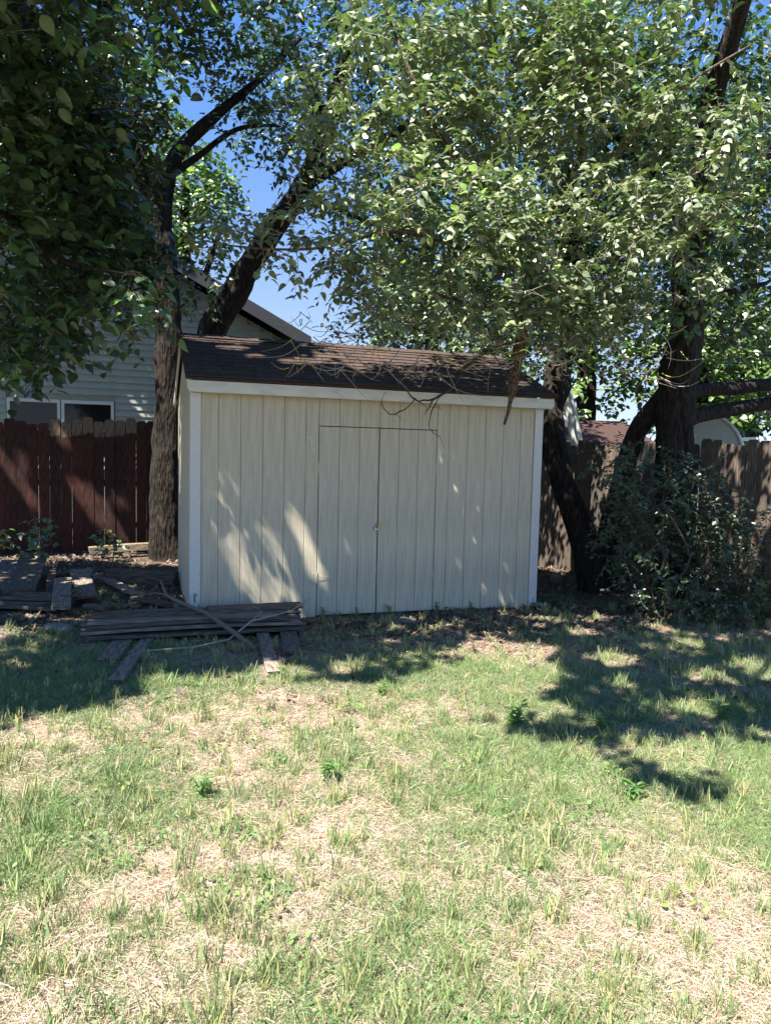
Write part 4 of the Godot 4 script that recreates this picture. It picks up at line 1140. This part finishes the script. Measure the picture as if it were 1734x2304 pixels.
func build_trees() -> void:
	M.leaf_shapes = [leaf_mesh(0.6, 0.35, 0.12, 1.0), leaf_mesh(0.52, 0.5, 0.25, 0.6), leaf_mesh(0.68, 0.2, 0.05, 1.4)]
	var oval := [leaf_mesh(0.55, 0.25, 0.1, 0.5), leaf_mesh(0.62, 0.4, 0.2, 0.8)]
	var t: Node3D
	# broken limb with young leaves hanging over the eave
	t = thing("hanging_limb", "broken leafy limb hanging stub end down over the shed eave, sunlit leaves", "branch")
	var sap := [[-0.03, 4.58, 6.60, 0.96, 0.84, 0.45], [0.94, 4.90, 6.75, 0.98, 0.78, 0.50], [1.84, 4.74, 6.85, 0.83, 0.79, 0.50], [0.43, 3.58, 6.25, 0.95, 0.57, 0.40], [1.43, 3.58, 6.40, 0.97, 0.62, 0.40], [-0.51, 3.41, 6.10, 0.63, 0.41, 0.35, 1.3], [2.30, 3.48, 6.50, 0.75, 0.55, 0.40], [0.90, 2.96, 6.30, 0.88, 0.34, 0.35], [1.90, 2.87, 6.50, 0.75, 0.35, 0.35], [-0.07, 2.96, 6.10, 0.59, 0.30, 0.30, 1.3], [0.43, 5.60, 7.00, 1.10, 0.38, 0.50], [1.65, 5.59, 7.00, 1.10, 0.38, 0.50], [2.68, 4.39, 6.80, 0.66, 0.70, 0.45], [-1.2, 3.29, 6.0, 0.5, 0.14, 0.25, 2.0], [0.55, 3.25, 6.75, 1.1, 0.5, 0.28, 1.2], [1.5, 3.0, 7.0, 0.8, 0.4, 0.25, 1.2]]
	plant(t, [[[1.135, 1.9, 7.2, 0.014], [1.165, 2.0, 7.2, 0.018], [1.19, 2.14, 7.2, 0.022], [1.2, 2.22, 7.2, 0.05], [1.247, 2.567, 7.2, 0.064], [1.278, 2.97, 7.1, 0.062], [1.307, 3.36, 7.0, 0.052], [1.28, 3.52, 7.0, 0.05], [0.991, 3.773, 6.8, 0.042], [0.65, 4.13, 6.75, 0.034], [0.41, 4.4, 6.75, 0.026], [0.157, 4.86, 6.7, 0.018], [-0.1, 5.5, 6.8, 0.008]],
		[[1.28, 3.5, 7.0, 0.042], [1.451, 3.856, 6.9, 0.036], [1.618, 4.099, 6.8, 0.03], [1.69, 4.51, 6.85, 0.022], [1.48, 5.1, 6.9, 0.01]],
		[[1.6, 4.05, 6.8, 0.026], [2.04, 4.38, 6.8, 0.02], [2.5, 4.84, 6.7, 0.014], [3.05, 5.17, 6.6, 0.006]],
		[[1.1, 3.68, 6.86, 0.03], [0.699, 3.398, 6.6, 0.022], [0.068, 3.447, 6.3, 0.018], [-0.653, 3.229, 6.1, 0.012], [-1.353, 3.22, 6.0, 0.007], [-1.708, 3.316, 6.0, 0.004]],
		[[1.3, 3.2, 7.05, 0.03], [1.7, 3.3, 7.0, 0.024], [2.2, 3.5, 6.95, 0.018], [2.9, 3.75, 6.9, 0.01]],
		[[1.29, 3.0, 7.1, 0.026], [0.9, 2.95, 6.95, 0.018], [0.4, 3.05, 6.8, 0.012], [0.0, 3.0, 6.5, 0.006]]],
		fill(sap, 1050), {"low": true, "bark": M.bark_pale, "twig": M.twig_pale, "size": 0.082, "spacing": 0.05, "shoots": 3, "parts": 300, "mats": M.leaves_young, "tints": [Color(0.2, 0.25, 0.14), Color(0.17, 0.22, 0.125), Color(0.27, 0.31, 0.14), Color(0.15, 0.2, 0.12)], "skip": func(c): return c.y < 2.55})
	# bare looping twigs below it
	for yel in 2:
		var b := MB.new()
		for k in (150 if yel == 0 else 60):
			var a := V(rng.randf_range(-0.9, 2.6), rng.randf_range(2.32, 2.85), rng.randf_range(6.4, 6.95))
			var dir := (rdir() * 0.9 - Vector3.UP * rng.randf_range(0.2, 1.0)).normalized()
			var l := rng.randf_range(0.15, 0.55)
			var p := PackedVector3Array(); var r := PackedFloat32Array()
			var turn := rdir() * rng.randf_range(0.3, 1.2) + Vector3.UP * rng.randf_range(0.0, 1.6)
			for j in 9:
				p.append(a); r.append((0.005 if yel == 0 else 0.0042) * (1.0 - j * 0.09))
				a += dir * l / 8.0
				dir = (dir + turn * 0.13 + Vector3(rng.randf_range(-1, 1), rng.randf_range(-1, 1), rng.randf_range(-1, 1)) * 0.12).normalized()
			b.tube(p, r, 5, 0.0, null, false)
		part("bare_twigs", b.mesh(), M.twig_pale if yel == 0 else M.twig_yellow, t, "stuff", "bare grey looping twigs" if yel == 0 else "bare yellow-green young twigs")
	var dead := MB.new()
	for q in [[[1.25, 2.72, 7.15, 0.014], [0.95, 2.6, 7.05, 0.016], [0.72, 2.42, 7.0, 0.018], [0.5, 2.36, 6.95, 0.012], [0.42, 2.5, 6.9, 0.006]], [[0.72, 2.42, 7.0, 0.012], [0.62, 2.25, 6.98, 0.013], [0.44, 2.12, 6.95, 0.013], [0.25, 2.1, 6.9, 0.012], [0.12, 2.24, 6.86, 0.01], [0.05, 2.36, 6.84, 0.005]], [[0.5, 2.15, 6.95, 0.008], [0.42, 2.0, 6.95, 0.007], [0.4, 1.84, 6.96, 0.005], [0.5, 1.76, 6.98, 0.004], [0.54, 1.66, 7.0, 0.002]], [[0.25, 2.1, 6.9, 0.008], [0.16, 2.0, 6.88, 0.007], [0.02, 1.96, 6.86, 0.006], [-0.06, 2.05, 6.85, 0.004], [-0.02, 2.16, 6.85, 0.002]], [[0.95, 2.6, 7.05, 0.01], [1.05, 2.45, 7.0, 0.009], [1.12, 2.3, 6.98, 0.007], [1.06, 2.18, 6.98, 0.004]], [[0.44, 2.12, 6.95, 0.009], [0.36, 2.0, 6.93, 0.006], [0.34, 1.96, 6.92, 0.004]]]:
		var sp := spline(q, 0.045)
		var pp: PackedVector3Array = sp[0]
		for e in range(1, pp.size() - 1): pp[e] += Vector3(rng.randf_range(-1, 1), rng.randf_range(-1, 1), rng.randf_range(-1, 1)) * 0.009
		var rr: PackedFloat32Array = sp[1]
		for e in rr.size(): rr[e] *= rng.randf_range(0.6, 0.95)
		dead.tube(pp, rr, 7, 0.3, lump)
		for e in range(2, pp.size() - 1, 3):
			var dr := (rdir() + Vector3.UP * rng.randf_range(-0.9, 0.3)).normalized()
			var ll := rng.randf_range(0.04, 0.16)
			dead.tube(PackedVector3Array([pp[e], pp[e] + dr * ll * 0.5 + Vector3.UP * 0.01, pp[e] + dr * ll]), PackedFloat32Array([rr[e] * 0.5, rr[e] * 0.35, 0.001]), 5)
	part("dead_twig", dead.mesh(), M.twig_dark, t, "", "dark dead twig hanging below the eave")
	# tree whose boughs hang in from the left and over the lawn
	t = thing("shade_tree", "broad dark-leaved tree with boughs drooping in from the left edge", "tree", Vector3.ZERO, 0.0, "")
	var left := [[-2.93, 4.7, 6.3, 0.65, 0.84, 1.0], [-2.89, 3.59, 6.5, 0.75, 0.75, 0.9], [-2.95, 2.75, 6.3, 0.6, 0.42, 0.6], [-2.03, 2.72, 5.9, 0.2, 0.36, 0.22, 2.0], [-2.85, 2.26, 5.6, 0.3, 0.14, 0.35], [-2.7, 4.7, 7.3, 0.55, 0.9, 0.7], [-3.6, 2.9, 7.4, 0.5, 0.7, 0.6], [-2.5, 3.3, 7.0, 0.45, 0.5, 0.4]]
	var tg := fill(left, 760)
	tg.append_array(overhead())
	plant(t, [[[-5.9, -0.05, 4.4, 0.32], [-5.8, 1.5, 4.5, 0.26], [-5.6, 3.2, 4.6, 0.23], [-5.3, 4.3, 4.7, 0.2]],
		[[-5.35, 4.2, 4.7, 0.14], [-4.6, 4.9, 4.3, 0.12], [-3.4, 5.4, 3.85, 0.1], [-2.6, 5.6, 3.8, 0.07], [-2.0, 5.9, 4.2, 0.03]],
		[[-5.4, 4.0, 4.7, 0.13], [-4.7, 4.6, 5.4, 0.11], [-3.8, 4.9, 6.1, 0.09], [-3.0, 4.8, 6.6, 0.06], [-2.5, 4.3, 6.9, 0.04]],
		[[-4.7, 4.6, 5.4, 0.06], [-3.9, 4.1, 5.9, 0.05], [-3.2, 3.5, 6.2, 0.035], [-2.7, 3.1, 6.1, 0.02], [-2.1, 2.95, 5.9, 0.01]],
		[[-5.3, 4.3, 4.7, 0.13], [-4.8, 5.2, 5.6, 0.1], [-4.2, 5.7, 6.6, 0.08], [-3.6, 5.8, 7.4, 0.05]],
		[[-5.4, 4.3, 4.7, 0.13], [-6.3, 5.3, 6.4, 0.1], [-7.2, 6.2, 8.6, 0.07], [-7.6, 6.8, 11.0, 0.03]],
		[[-3.4, 5.4, 3.85, 0.06], [-2.6, 6.4, 4.4, 0.045], [-1.5, 6.9, 4.7, 0.03]],
		[[-3.6, 5.35, 3.95, 0.06], [-3.2, 6.2, 3.9, 0.045], [-2.6, 7.0, 4.0, 0.02]]],
		tg, {"size": 0.125, "spacing": 0.075, "shoots": 2, "big": 1.3, "parts": 300, "reach": 1.3, "twig": M.twig_dark, "skip": near_sapling})
	# tree by the shed's left rear corner
	t = thing("forked_tree", "forked dark-barked tree standing between the red fence and the shed", "tree")
	plant(t, [[[-2.93, 0.0, 9.9, 0.27], [-2.95, 0.4, 9.9, 0.22], [-2.95, 1.5, 9.9, 0.19], [-2.94, 3.2, 9.9, 0.165], [-3.08, 4.4, 9.9, 0.175], [-3.1, 4.9, 9.9, 0.19], [-3.42, 5.37, 9.8, 0.13], [-3.65, 6.14, 9.7, 0.115], [-3.63, 7.2, 9.6, 0.1], [-3.5, 8.5, 9.5, 0.06]],
		[[-3.04, 4.7, 9.9, 0.14], [-2.9, 5.4, 10.0, 0.09], [-2.52, 5.9, 10.1, 0.075], [-1.98, 6.47, 10.3, 0.055], [-1.3, 7.2, 10.4, 0.03]],
		[[-2.95, 5.2, 10.0, 0.06], [-2.6, 5.5, 10.1, 0.045], [-2.1, 5.9, 10.2, 0.03], [-1.5, 6.0, 10.3, 0.015]]],
		fill([[-3.1, 7.0, 9.5, 1.15, 0.7, 1.0], [-2.1, 6.9, 9.8, 0.9, 0.7, 1.0], [-1.6, 5.9, 10.2, 0.8, 0.6, 0.7, 0.7], [-4.4, 5.5, 9.6, 0.95, 1.6, 0.9], [-2.75, 3.9, 10.4, 0.45, 0.45, 0.4], [-2.6, 7.6, 9.2, 1.6, 0.6, 1.0]], 800), {"size": 0.105, "spacing": 0.07, "shoots": 2, "parts": 150, "twig": M.twig_dark})
	# tree behind the shed, leaning right
	t = thing("leaning_tree", "tall dark tree behind the shed leaning right, beside the house gable", "tree")
	plant(t, [[[-3.4, 0.1, 11.9, 0.28], [-3.1, 1.6, 11.7, 0.23], [-2.79, 3.26, 11.5, 0.2], [-2.38, 4.08, 11.5, 0.19], [-1.98, 4.76, 11.5, 0.18], [-1.3, 5.76, 11.5, 0.15], [-0.87, 7.1, 11.6, 0.12], [-0.6, 8.6, 11.6, 0.06]],
		[[-1.4, 5.6, 11.5, 0.09], [-0.6, 6.1, 11.5, 0.07], [0.3, 6.6, 11.5, 0.05], [1.2, 6.9, 11.6, 0.02]],
		[[-1.0, 6.6, 11.5, 0.07], [-1.5, 7.4, 11.4, 0.05], [-2.2, 8.2, 11.3, 0.02]],
		[[-1.3, 5.5, 11.5, 0.05], [-0.5, 5.2, 11.6, 0.04], [0.5, 4.8, 11.9, 0.03], [1.2, 4.6, 12.0, 0.015]]],
		fill([[-1.3, 7.7, 11.5, 1.3, 1.0, 1.3], [-0.1, 6.96, 11.5, 1.5, 1.2, 1.3], [-0.5, 5.64, 11.5, 1.0, 0.8, 1.0], [0.9, 4.7, 12.0, 1.35, 1.1, 1.1], [1.3, 6.8, 12.0, 1.3, 1.3, 1.2], [-1.7, 6.6, 11.2, 0.9, 0.8, 0.8], [0.2, 3.7, 12.0, 1.3, 0.5, 0.8], [0.3, 8.5, 11.6, 1.7, 0.7, 1.0]], 1250), {"size": 0.095, "spacing": 0.065, "shoots": 2, "parts": 150, "twig": M.twig_dark})
	# trees on the right
	t = thing("leaning_trunk_tree", "dark trunk leaning against the gap right of the shed", "tree")
	plant(t, [[[2.56, -0.02, 8.58, 0.26], [2.49, 0.25, 8.62, 0.195], [2.38, 0.6, 8.7, 0.165], [2.08, 1.47, 8.9, 0.15], [2.0, 2.1, 9.1, 0.148], [2.08, 2.48, 9.2, 0.15], [2.18, 3.16, 9.4, 0.13], [2.3, 4.2, 9.6, 0.1], [2.2, 5.5, 9.6, 0.05]],
		[[2.15, 3.0, 9.35, 0.07], [1.7, 3.5, 9.5, 0.05], [1.1, 3.9, 9.7, 0.025]]],
		fill([[1.9, 3.1, 9.6, 0.8, 0.45, 0.7], [1.5, 4.0, 9.8, 0.9, 0.7, 0.8], [2.4, 4.6, 9.8, 0.9, 0.9, 0.8], [1.1, 3.3, 10.0, 0.7, 0.4, 0.6], [1.9, 2.95, 8.5, 0.6, 0.25, 0.4]], 560), {"size": 0.085, "spacing": 0.06, "shoots": 2, "parts": 120, "twig": M.twig_dark})
	t = thing("big_tree", "thick furrowed tree trunk with horizontal limbs rising behind the right bush", "tree")
	plant(t, [[[3.3, -0.02, 8.1, 0.33], [3.25, 0.35, 8.1, 0.24], [3.2, 0.8, 8.1, 0.21], [3.16, 1.5, 8.1, 0.2], [3.15, 1.9, 8.1, 0.185], [3.16, 2.4, 8.1, 0.19], [3.22, 3.2, 8.1, 0.165], [3.19, 4.47, 8.1, 0.13], [3.35, 5.4, 8.1, 0.1], [3.6, 6.43, 8.1, 0.085], [3.7, 7.8, 8.1, 0.05]],
		[[3.22, 2.36, 8.12, 0.11], [3.5, 2.38, 8.22, 0.075], [4.43, 2.5, 8.6, 0.065], [5.3, 2.65, 8.8, 0.04]],
		[[3.2, 2.0, 8.12, 0.11], [3.55, 2.12, 8.3, 0.08], [4.45, 2.29, 8.6, 0.07], [5.3, 2.5, 8.8, 0.05]],
		[[2.5, 0.0, 8.6, 0.13], [2.66, 1.1, 8.5, 0.11], [2.8, 1.8, 8.4, 0.105], [2.95, 2.15, 8.3, 0.09], [3.08, 2.42, 8.2, 0.05]],
		[[3.2, 3.9, 8.1, 0.08], [3.7, 4.5, 8.2, 0.06], [4.3, 5.2, 8.3, 0.03]],
		[[3.35, 5.3, 8.1, 0.09], [3.3, 6.3, 7.2, 0.08], [2.6, 6.4, 5.6, 0.06], [1.6, 6.1, 4.0, 0.045], [0.5, 5.8, 2.5, 0.025]],
		[[3.2, 4.2, 8.1, 0.07], [2.8, 4.9, 8.5, 0.05], [2.4, 5.5, 8.8, 0.025]],
		[[3.2, 3.0, 8.1, 0.06], [3.6, 3.4, 8.3, 0.045], [4.2, 3.6, 8.4, 0.02]]],
		join_points(fill([[3.0, 6.1, 8.6, 1.1, 1.0, 1.2], [4.0, 5.0, 8.6, 0.75, 1.25, 1.2], [2.9, 4.9, 9.2, 1.1, 1.1, 1.0], [3.85, 3.62, 8.7, 0.8, 0.7, 0.9], [2.64, 3.5, 9.4, 0.85, 0.6, 0.8], [4.2, 2.95, 8.8, 0.5, 0.22, 0.6], [2.2, 5.9, 9.0, 0.9, 0.9, 0.9], [3.2, 4.4, 7.6, 0.8, 0.8, 0.35], [3.0, 3.25, 7.6, 0.6, 0.4, 0.3]], 1300), over_right), {"big": 1.5, "skip": near_sapling, "size": 0.09, "spacing": 0.062, "shoots": 2, "parts": 200, "tints": [Color(0.06, 0.1, 0.045), Color(0.08, 0.13, 0.05), Color(0.1, 0.15, 0.05)]})
	# bush on the right
	t = thing("tangled_bush", "tangled small-leaved bush in front of the grey fence and big trunk", "bush")
	var stems := []
	for k in 9:
		var a := TAU * k / 9.0
		stems.append([[2.9 + 0.12 * cos(a), 0.0, 7.35 + 0.1 * sin(a), 0.016], [2.95 + 0.3 * cos(a), 0.3, 7.35 + 0.2 * sin(a), 0.013], [2.95 + 0.34 * cos(a + 0.6), 0.65, 7.35 + 0.25 * sin(a + 0.5), 0.01], [2.95 + 0.55 * cos(a), 1.0 + 0.2 * sin(a * 2.0), 7.35 + 0.3 * sin(a), 0.006]])
	plant(t, stems, fill([[2.8, 1.2, 7.35, 0.62, 0.55, 0.4], [3.31, 0.73, 7.4, 0.5, 0.45, 0.4], [2.59, 0.76, 7.45, 0.45, 0.5, 0.35], [2.86, 0.32, 7.15, 0.6, 0.26, 0.35], [3.42, 0.34, 7.2, 0.4, 0.24, 0.35], [2.5, 1.5, 7.9, 0.35, 0.35, 0.3], [3.48, 0.95, 7.2, 0.26, 0.35, 0.3]], 460), {"low": true, "bark": M.twig_dark, "size": 0.05, "spacing": 0.036, "shoots": 2, "parts": 200, "reach": 0.8, "shapes": oval, "twig": M.twig, "cull": false})
	# low plant by the red fence
	var spots := [["leafy seedling standing against the red fence above the board heap", -4.1, 8.55, 0.75, 60], ["low leafy seedling at the foot of the red fence near the timber", -3.45, 9.2, 0.5, 45], ["leafy sprig growing at the far left foot of the red fence", -4.75, 8.9, 0.5, 60], ["small leafy sprig on the ground right of the bush under the fence", 3.75, 7.05, 0.45, 70]]
	for q in spots:
		t = thing("seedling", q[0], "plant", Vector3.ZERO, 0.0, "leafy seedlings along the fences")
		var y0 := gh(q[1], q[2])
		var h: float = q[3]
		plant(t, [[[q[1], y0 - 0.02, q[2], 0.008], [q[1] + 0.04, y0 + h * 0.5, q[2], 0.006], [q[1], y0 + h, q[2], 0.003]], [[q[1], y0, q[2], 0.006], [q[1] + 0.18, y0 + h * 0.35, q[2] - 0.1, 0.003]]], fill([[q[1], y0 + h * 0.7, q[2], 0.22, h * 0.35, 0.2]], int(q[4] / 3.0)), {"low": true, "bark": M.twig, "size": 0.085, "spacing": 0.06, "shoots": 1, "reach": 0.5, "parts": 60, "cull": false})

func build_far_trees() -> void:
	var spec := [ # label, x, d, trunk height, crown [x, y, d, rx, ry, rd], twigs
		["sunlit green tree between the forked tree and the leaning tree", -4.9, 18.0, 6.5, [[-5.0, 7.4, 18.0, 1.5, 1.5, 1.3]], 150],
		["leafy tree behind the shed's ridge, left of the others", 0.9, 17.0, 6.0, [[0.9, 7.5, 17.0, 1.7, 3.5, 1.6], [1.2, 4.5, 17.0, 1.9, 1.8, 1.5]], 380],
		["broad leafy tree behind the shed's right end", 4.3, 16.5, 6.0, [[4.2, 7.5, 16.5, 2.3, 3.8, 2.0], [4.0, 4.0, 16.5, 2.2, 1.6, 1.6]], 420],
		["leafy tree far behind the big trunk", 8.2, 17.0, 6.0, [[8.2, 7.5, 17.0, 2.4, 3.9, 2.0]], 420],
		["low bright bushy tree behind the outbuilding's right side", 6.6, 15.5, 3.0, [[6.6, 3.6, 15.5, 1.9, 1.5, 1.2]], 240],
		["bright bushy tree at the far right above the pale roof", 9.6, 18.0, 3.5, [[9.6, 4.0, 18.0, 2.0, 1.8, 1.4]], 240],
		["tall tree beyond the house roof at the far left", -9.6, 17.5, 7.0, [[-9.4, 8.5, 18.0, 2.6, 3.6, 2.0]], 330],
		["leafy tree beyond the house ridge, right of the tall one", -7.4, 21.0, 8.0, [[-7.4, 9.5, 21.5, 2.0, 3.2, 1.8]], 260]]
	var k := 0
	for q in spec:
		var t := thing("background_tree", q[0], "tree", Vector3.ZERO, 0.0, "trees beyond the yard")
		var x: float = q[1]; var d: float = q[2]; var h: float = q[3]
		plant(t, [[[x, -0.3, d, 0.25], [x + 0.1, h * 0.5, d, 0.2], [x - 0.05, h, d, 0.12], [x, h * 1.35, d, 0.05]], [[x, h * 0.7, d, 0.09], [x + 0.9, h * 1.1, d, 0.05]], [[x, h * 0.75, d, 0.09], [x - 0.9, h * 1.15, d, 0.05]]], fill(q[4], q[5]), {"low": true, "size": 0.17, "spacing": 0.1, "shoots": 3, "reach": 2.2, "cull": false, "parts": 60, "mats": M.leaves_far, "tints": [Color(0.09, 0.16, 0.035), Color(0.13, 0.21, 0.04), Color(0.07, 0.13, 0.035)]})
		k += 1

func build_weeds() -> void:
	var spots := [["bright green bushy weed in the sunny lawn left of centre", -0.81, 3.24, 0.11, 26, 0.07], ["dark tall-leaved weed at the shade edge right of centre", 0.81, 4.23, 0.13, 16, 0.12], ["upright broad-leaved weed in dappled shade on the right", 1.29, 4.19, 0.12, 14, 0.11], ["single broad-leaved weed beside the narrow board end", -0.7, 5.05, 0.1, 7, 0.1], ["long-leaved dark weed near the right edge", 2.1, 4.4, 0.1, 14, 0.13], ["pale green leafy weed in the middle of the lawn", -0.25, 3.45, 0.1, 18, 0.08], ["spreading weed on the green patch by the right shadow", 1.17, 3.3, 0.08, 14, 0.1], ["small weed at the shade edge below the door", 0.0, 4.74, 0.08, 14, 0.07], ["weed sprout against the shed below the left door leaf", -0.58, 7.06, 0.1, 12, 0.07], ["dark weed sprout against the shed below the door middle", -0.25, 7.17, 0.09, 12, 0.06], ["rosette weed against the shed below the right door leaf", 0.07, 7.26, 0.09, 12, 0.08], ["slender weed against the shed right of the door", 0.55, 7.43, 0.12, 8, 0.07], ["tiny weed against the shed's right part", 0.92, 7.57, 0.09, 6, 0.06]]
	var blade_leaf := leaf_mesh(0.34, 0.4, 0.35, 0.6)
	for k in spots.size():
		var q: Array = spots[k]
		var w := thing("weed", q[0], "weed", V(q[1], gh(q[1], q[2]), q[2]), 0.0, "broad-leaved weeds in the yard")
		var b := MB.new()
		var h: float = q[3]
		var n: int = q[4] * 2
		var tips := []
		for s in maxi(2, int(n / 5.0)):
			var a := rdir() * 0.35
			tips.append(a)
			b.tube(PackedVector3Array([Vector3(0, -0.01, 0), (Vector3.UP + a * 0.5) * h * 0.5, (Vector3.UP + a) * h]), PackedFloat32Array([0.0025, 0.002, 0.001]), 5)
		part("stem", b.mesh(), M.weed[2], w)
		for j in n:
			var a: Vector3 = tips[j % tips.size()]
			var f := rng.randf()
			var p := (Vector3.UP + a * f) * h * f
			var out := (rdir() + Vector3.UP * rng.randf_range(0.1, 1.0)).normalized()
			var y := (Vector3.UP - out * out.y).normalized()
			part("leaf", blade_leaf, M.weed[(j + k) % 3], w).transform = Transform3D(Basis(out, y, out.cross(y)).scaled(Vector3.ONE * float(q[5]) * rng.randf_range(0.35, 0.85)), p)

func _ready() -> void:
	rng.seed = 20240611
	lump.seed = 5; lump.frequency = 0.01; lump.fractal_octaves = 3
	patch.seed = 77; patch.frequency = 0.01; patch.fractal_octaves = 3
	# camera
	cam = Camera3D.new()
	cam.name = "camera"
	cam.fov = 69.84
	cam.near = 0.05
	cam.far = 600.0
	cam.position = EYE
	cam.rotation = Vector3(-0.0753, 0, 0)
	add_child(cam)
	cam.rotate_object_local(Vector3(0, 0, 1), 0.0235)
	# sky, sun, exposure
	var sky := ProceduralSkyMaterial.new()
	sky.sky_top_color = Color(0.21, 0.36, 0.57)
	sky.sky_horizon_color = Color(0.58, 0.63, 0.66)
	sky.sky_curve = 0.13
	sky.ground_bottom_color = Color(0.2, 0.2, 0.16)
	sky.ground_horizon_color = Color(0.45, 0.5, 0.5)
	sky.sun_angle_max = 1.0
	sky.sky_energy_multiplier = 1.0
	var env := Environment.new()
	env.background_mode = Environment.BG_SKY
	env.sky = Sky.new()
	env.sky.sky_material = sky
	env.tonemap_mode = Environment.TONE_MAPPER_LINEAR
	env.tonemap_exposure = 3.3
	env.sdfgi_enabled = true
	env.ssao_enabled = true
	env.ssil_enabled = true
	var we := WorldEnvironment.new()
	we.environment = env
	add_child(we)
	var sun := DirectionalLight3D.new()
	sun.name = "sun"
	sun.light_energy = 1.6
	sun.light_angular_distance = 0.53
	sun.light_color = Color(1.0, 0.965, 0.915)
	sun.shadow_enabled = true
	add_child(sun)
	sun.look_at_from_position(Vector3.ZERO, SUN_RAY, Vector3.UP)
	shade_poly = PackedVector2Array([Vector2(-2.58, 3.59), Vector2(-2.12, 3.98), Vector2(-1.95, 4.19), Vector2(-1.77, 4.36), Vector2(-1.58, 4.50), Vector2(-1.64, 5.02), Vector2(-1.44, 5.08), Vector2(-1.16, 4.95), Vector2(-0.98, 5.29), Vector2(-0.75, 5.55), Vector2(-0.49, 5.00), Vector2(-0.08, 4.94), Vector2(0.13, 5.05), Vector2(0.47, 5.40), Vector2(0.65, 5.86), Vector2(0.94, 6.42), Vector2(1.34, 5.86), Vector2(1.22, 5.03), Vector2(0.91, 4.55), Vector2(0.60, 4.30), Vector2(0.66, 4.02), Vector2(0.83, 3.84), Vector2(1.05, 3.80), Vector2(1.20, 3.81), Vector2(1.27, 3.59), Vector2(1.19, 3.34), Vector2(1.35, 3.18), Vector2(1.54, 3.10), Vector2(1.70, 3.19), Vector2(1.73, 3.51), Vector2(1.64, 3.71), Vector2(1.73, 3.95), Vector2(1.97, 4.03), Vector2(2.28, 4.18), Vector2(3.62, 4.35), Vector2(8.65, 10.60), Vector2(-6.5, 9.5), Vector2(-6.07, 3.5)])
	var t0 := Time.get_ticks_msec()
	make_materials()
	print("materials ", Time.get_ticks_msec() - t0)
	build_ground()
	build_shed()
	build_fences()
	build_beyond()
	print("structure ", Time.get_ticks_msec() - t0)
	build_timber()
	build_trees()
	print("trees ", Time.get_ticks_msec() - t0)
	build_far_trees()
	build_weeds()
	print("far ", Time.get_ticks_msec() - t0)
	build_lawn()
	print("lawn ", Time.get_ticks_msec() - t0)
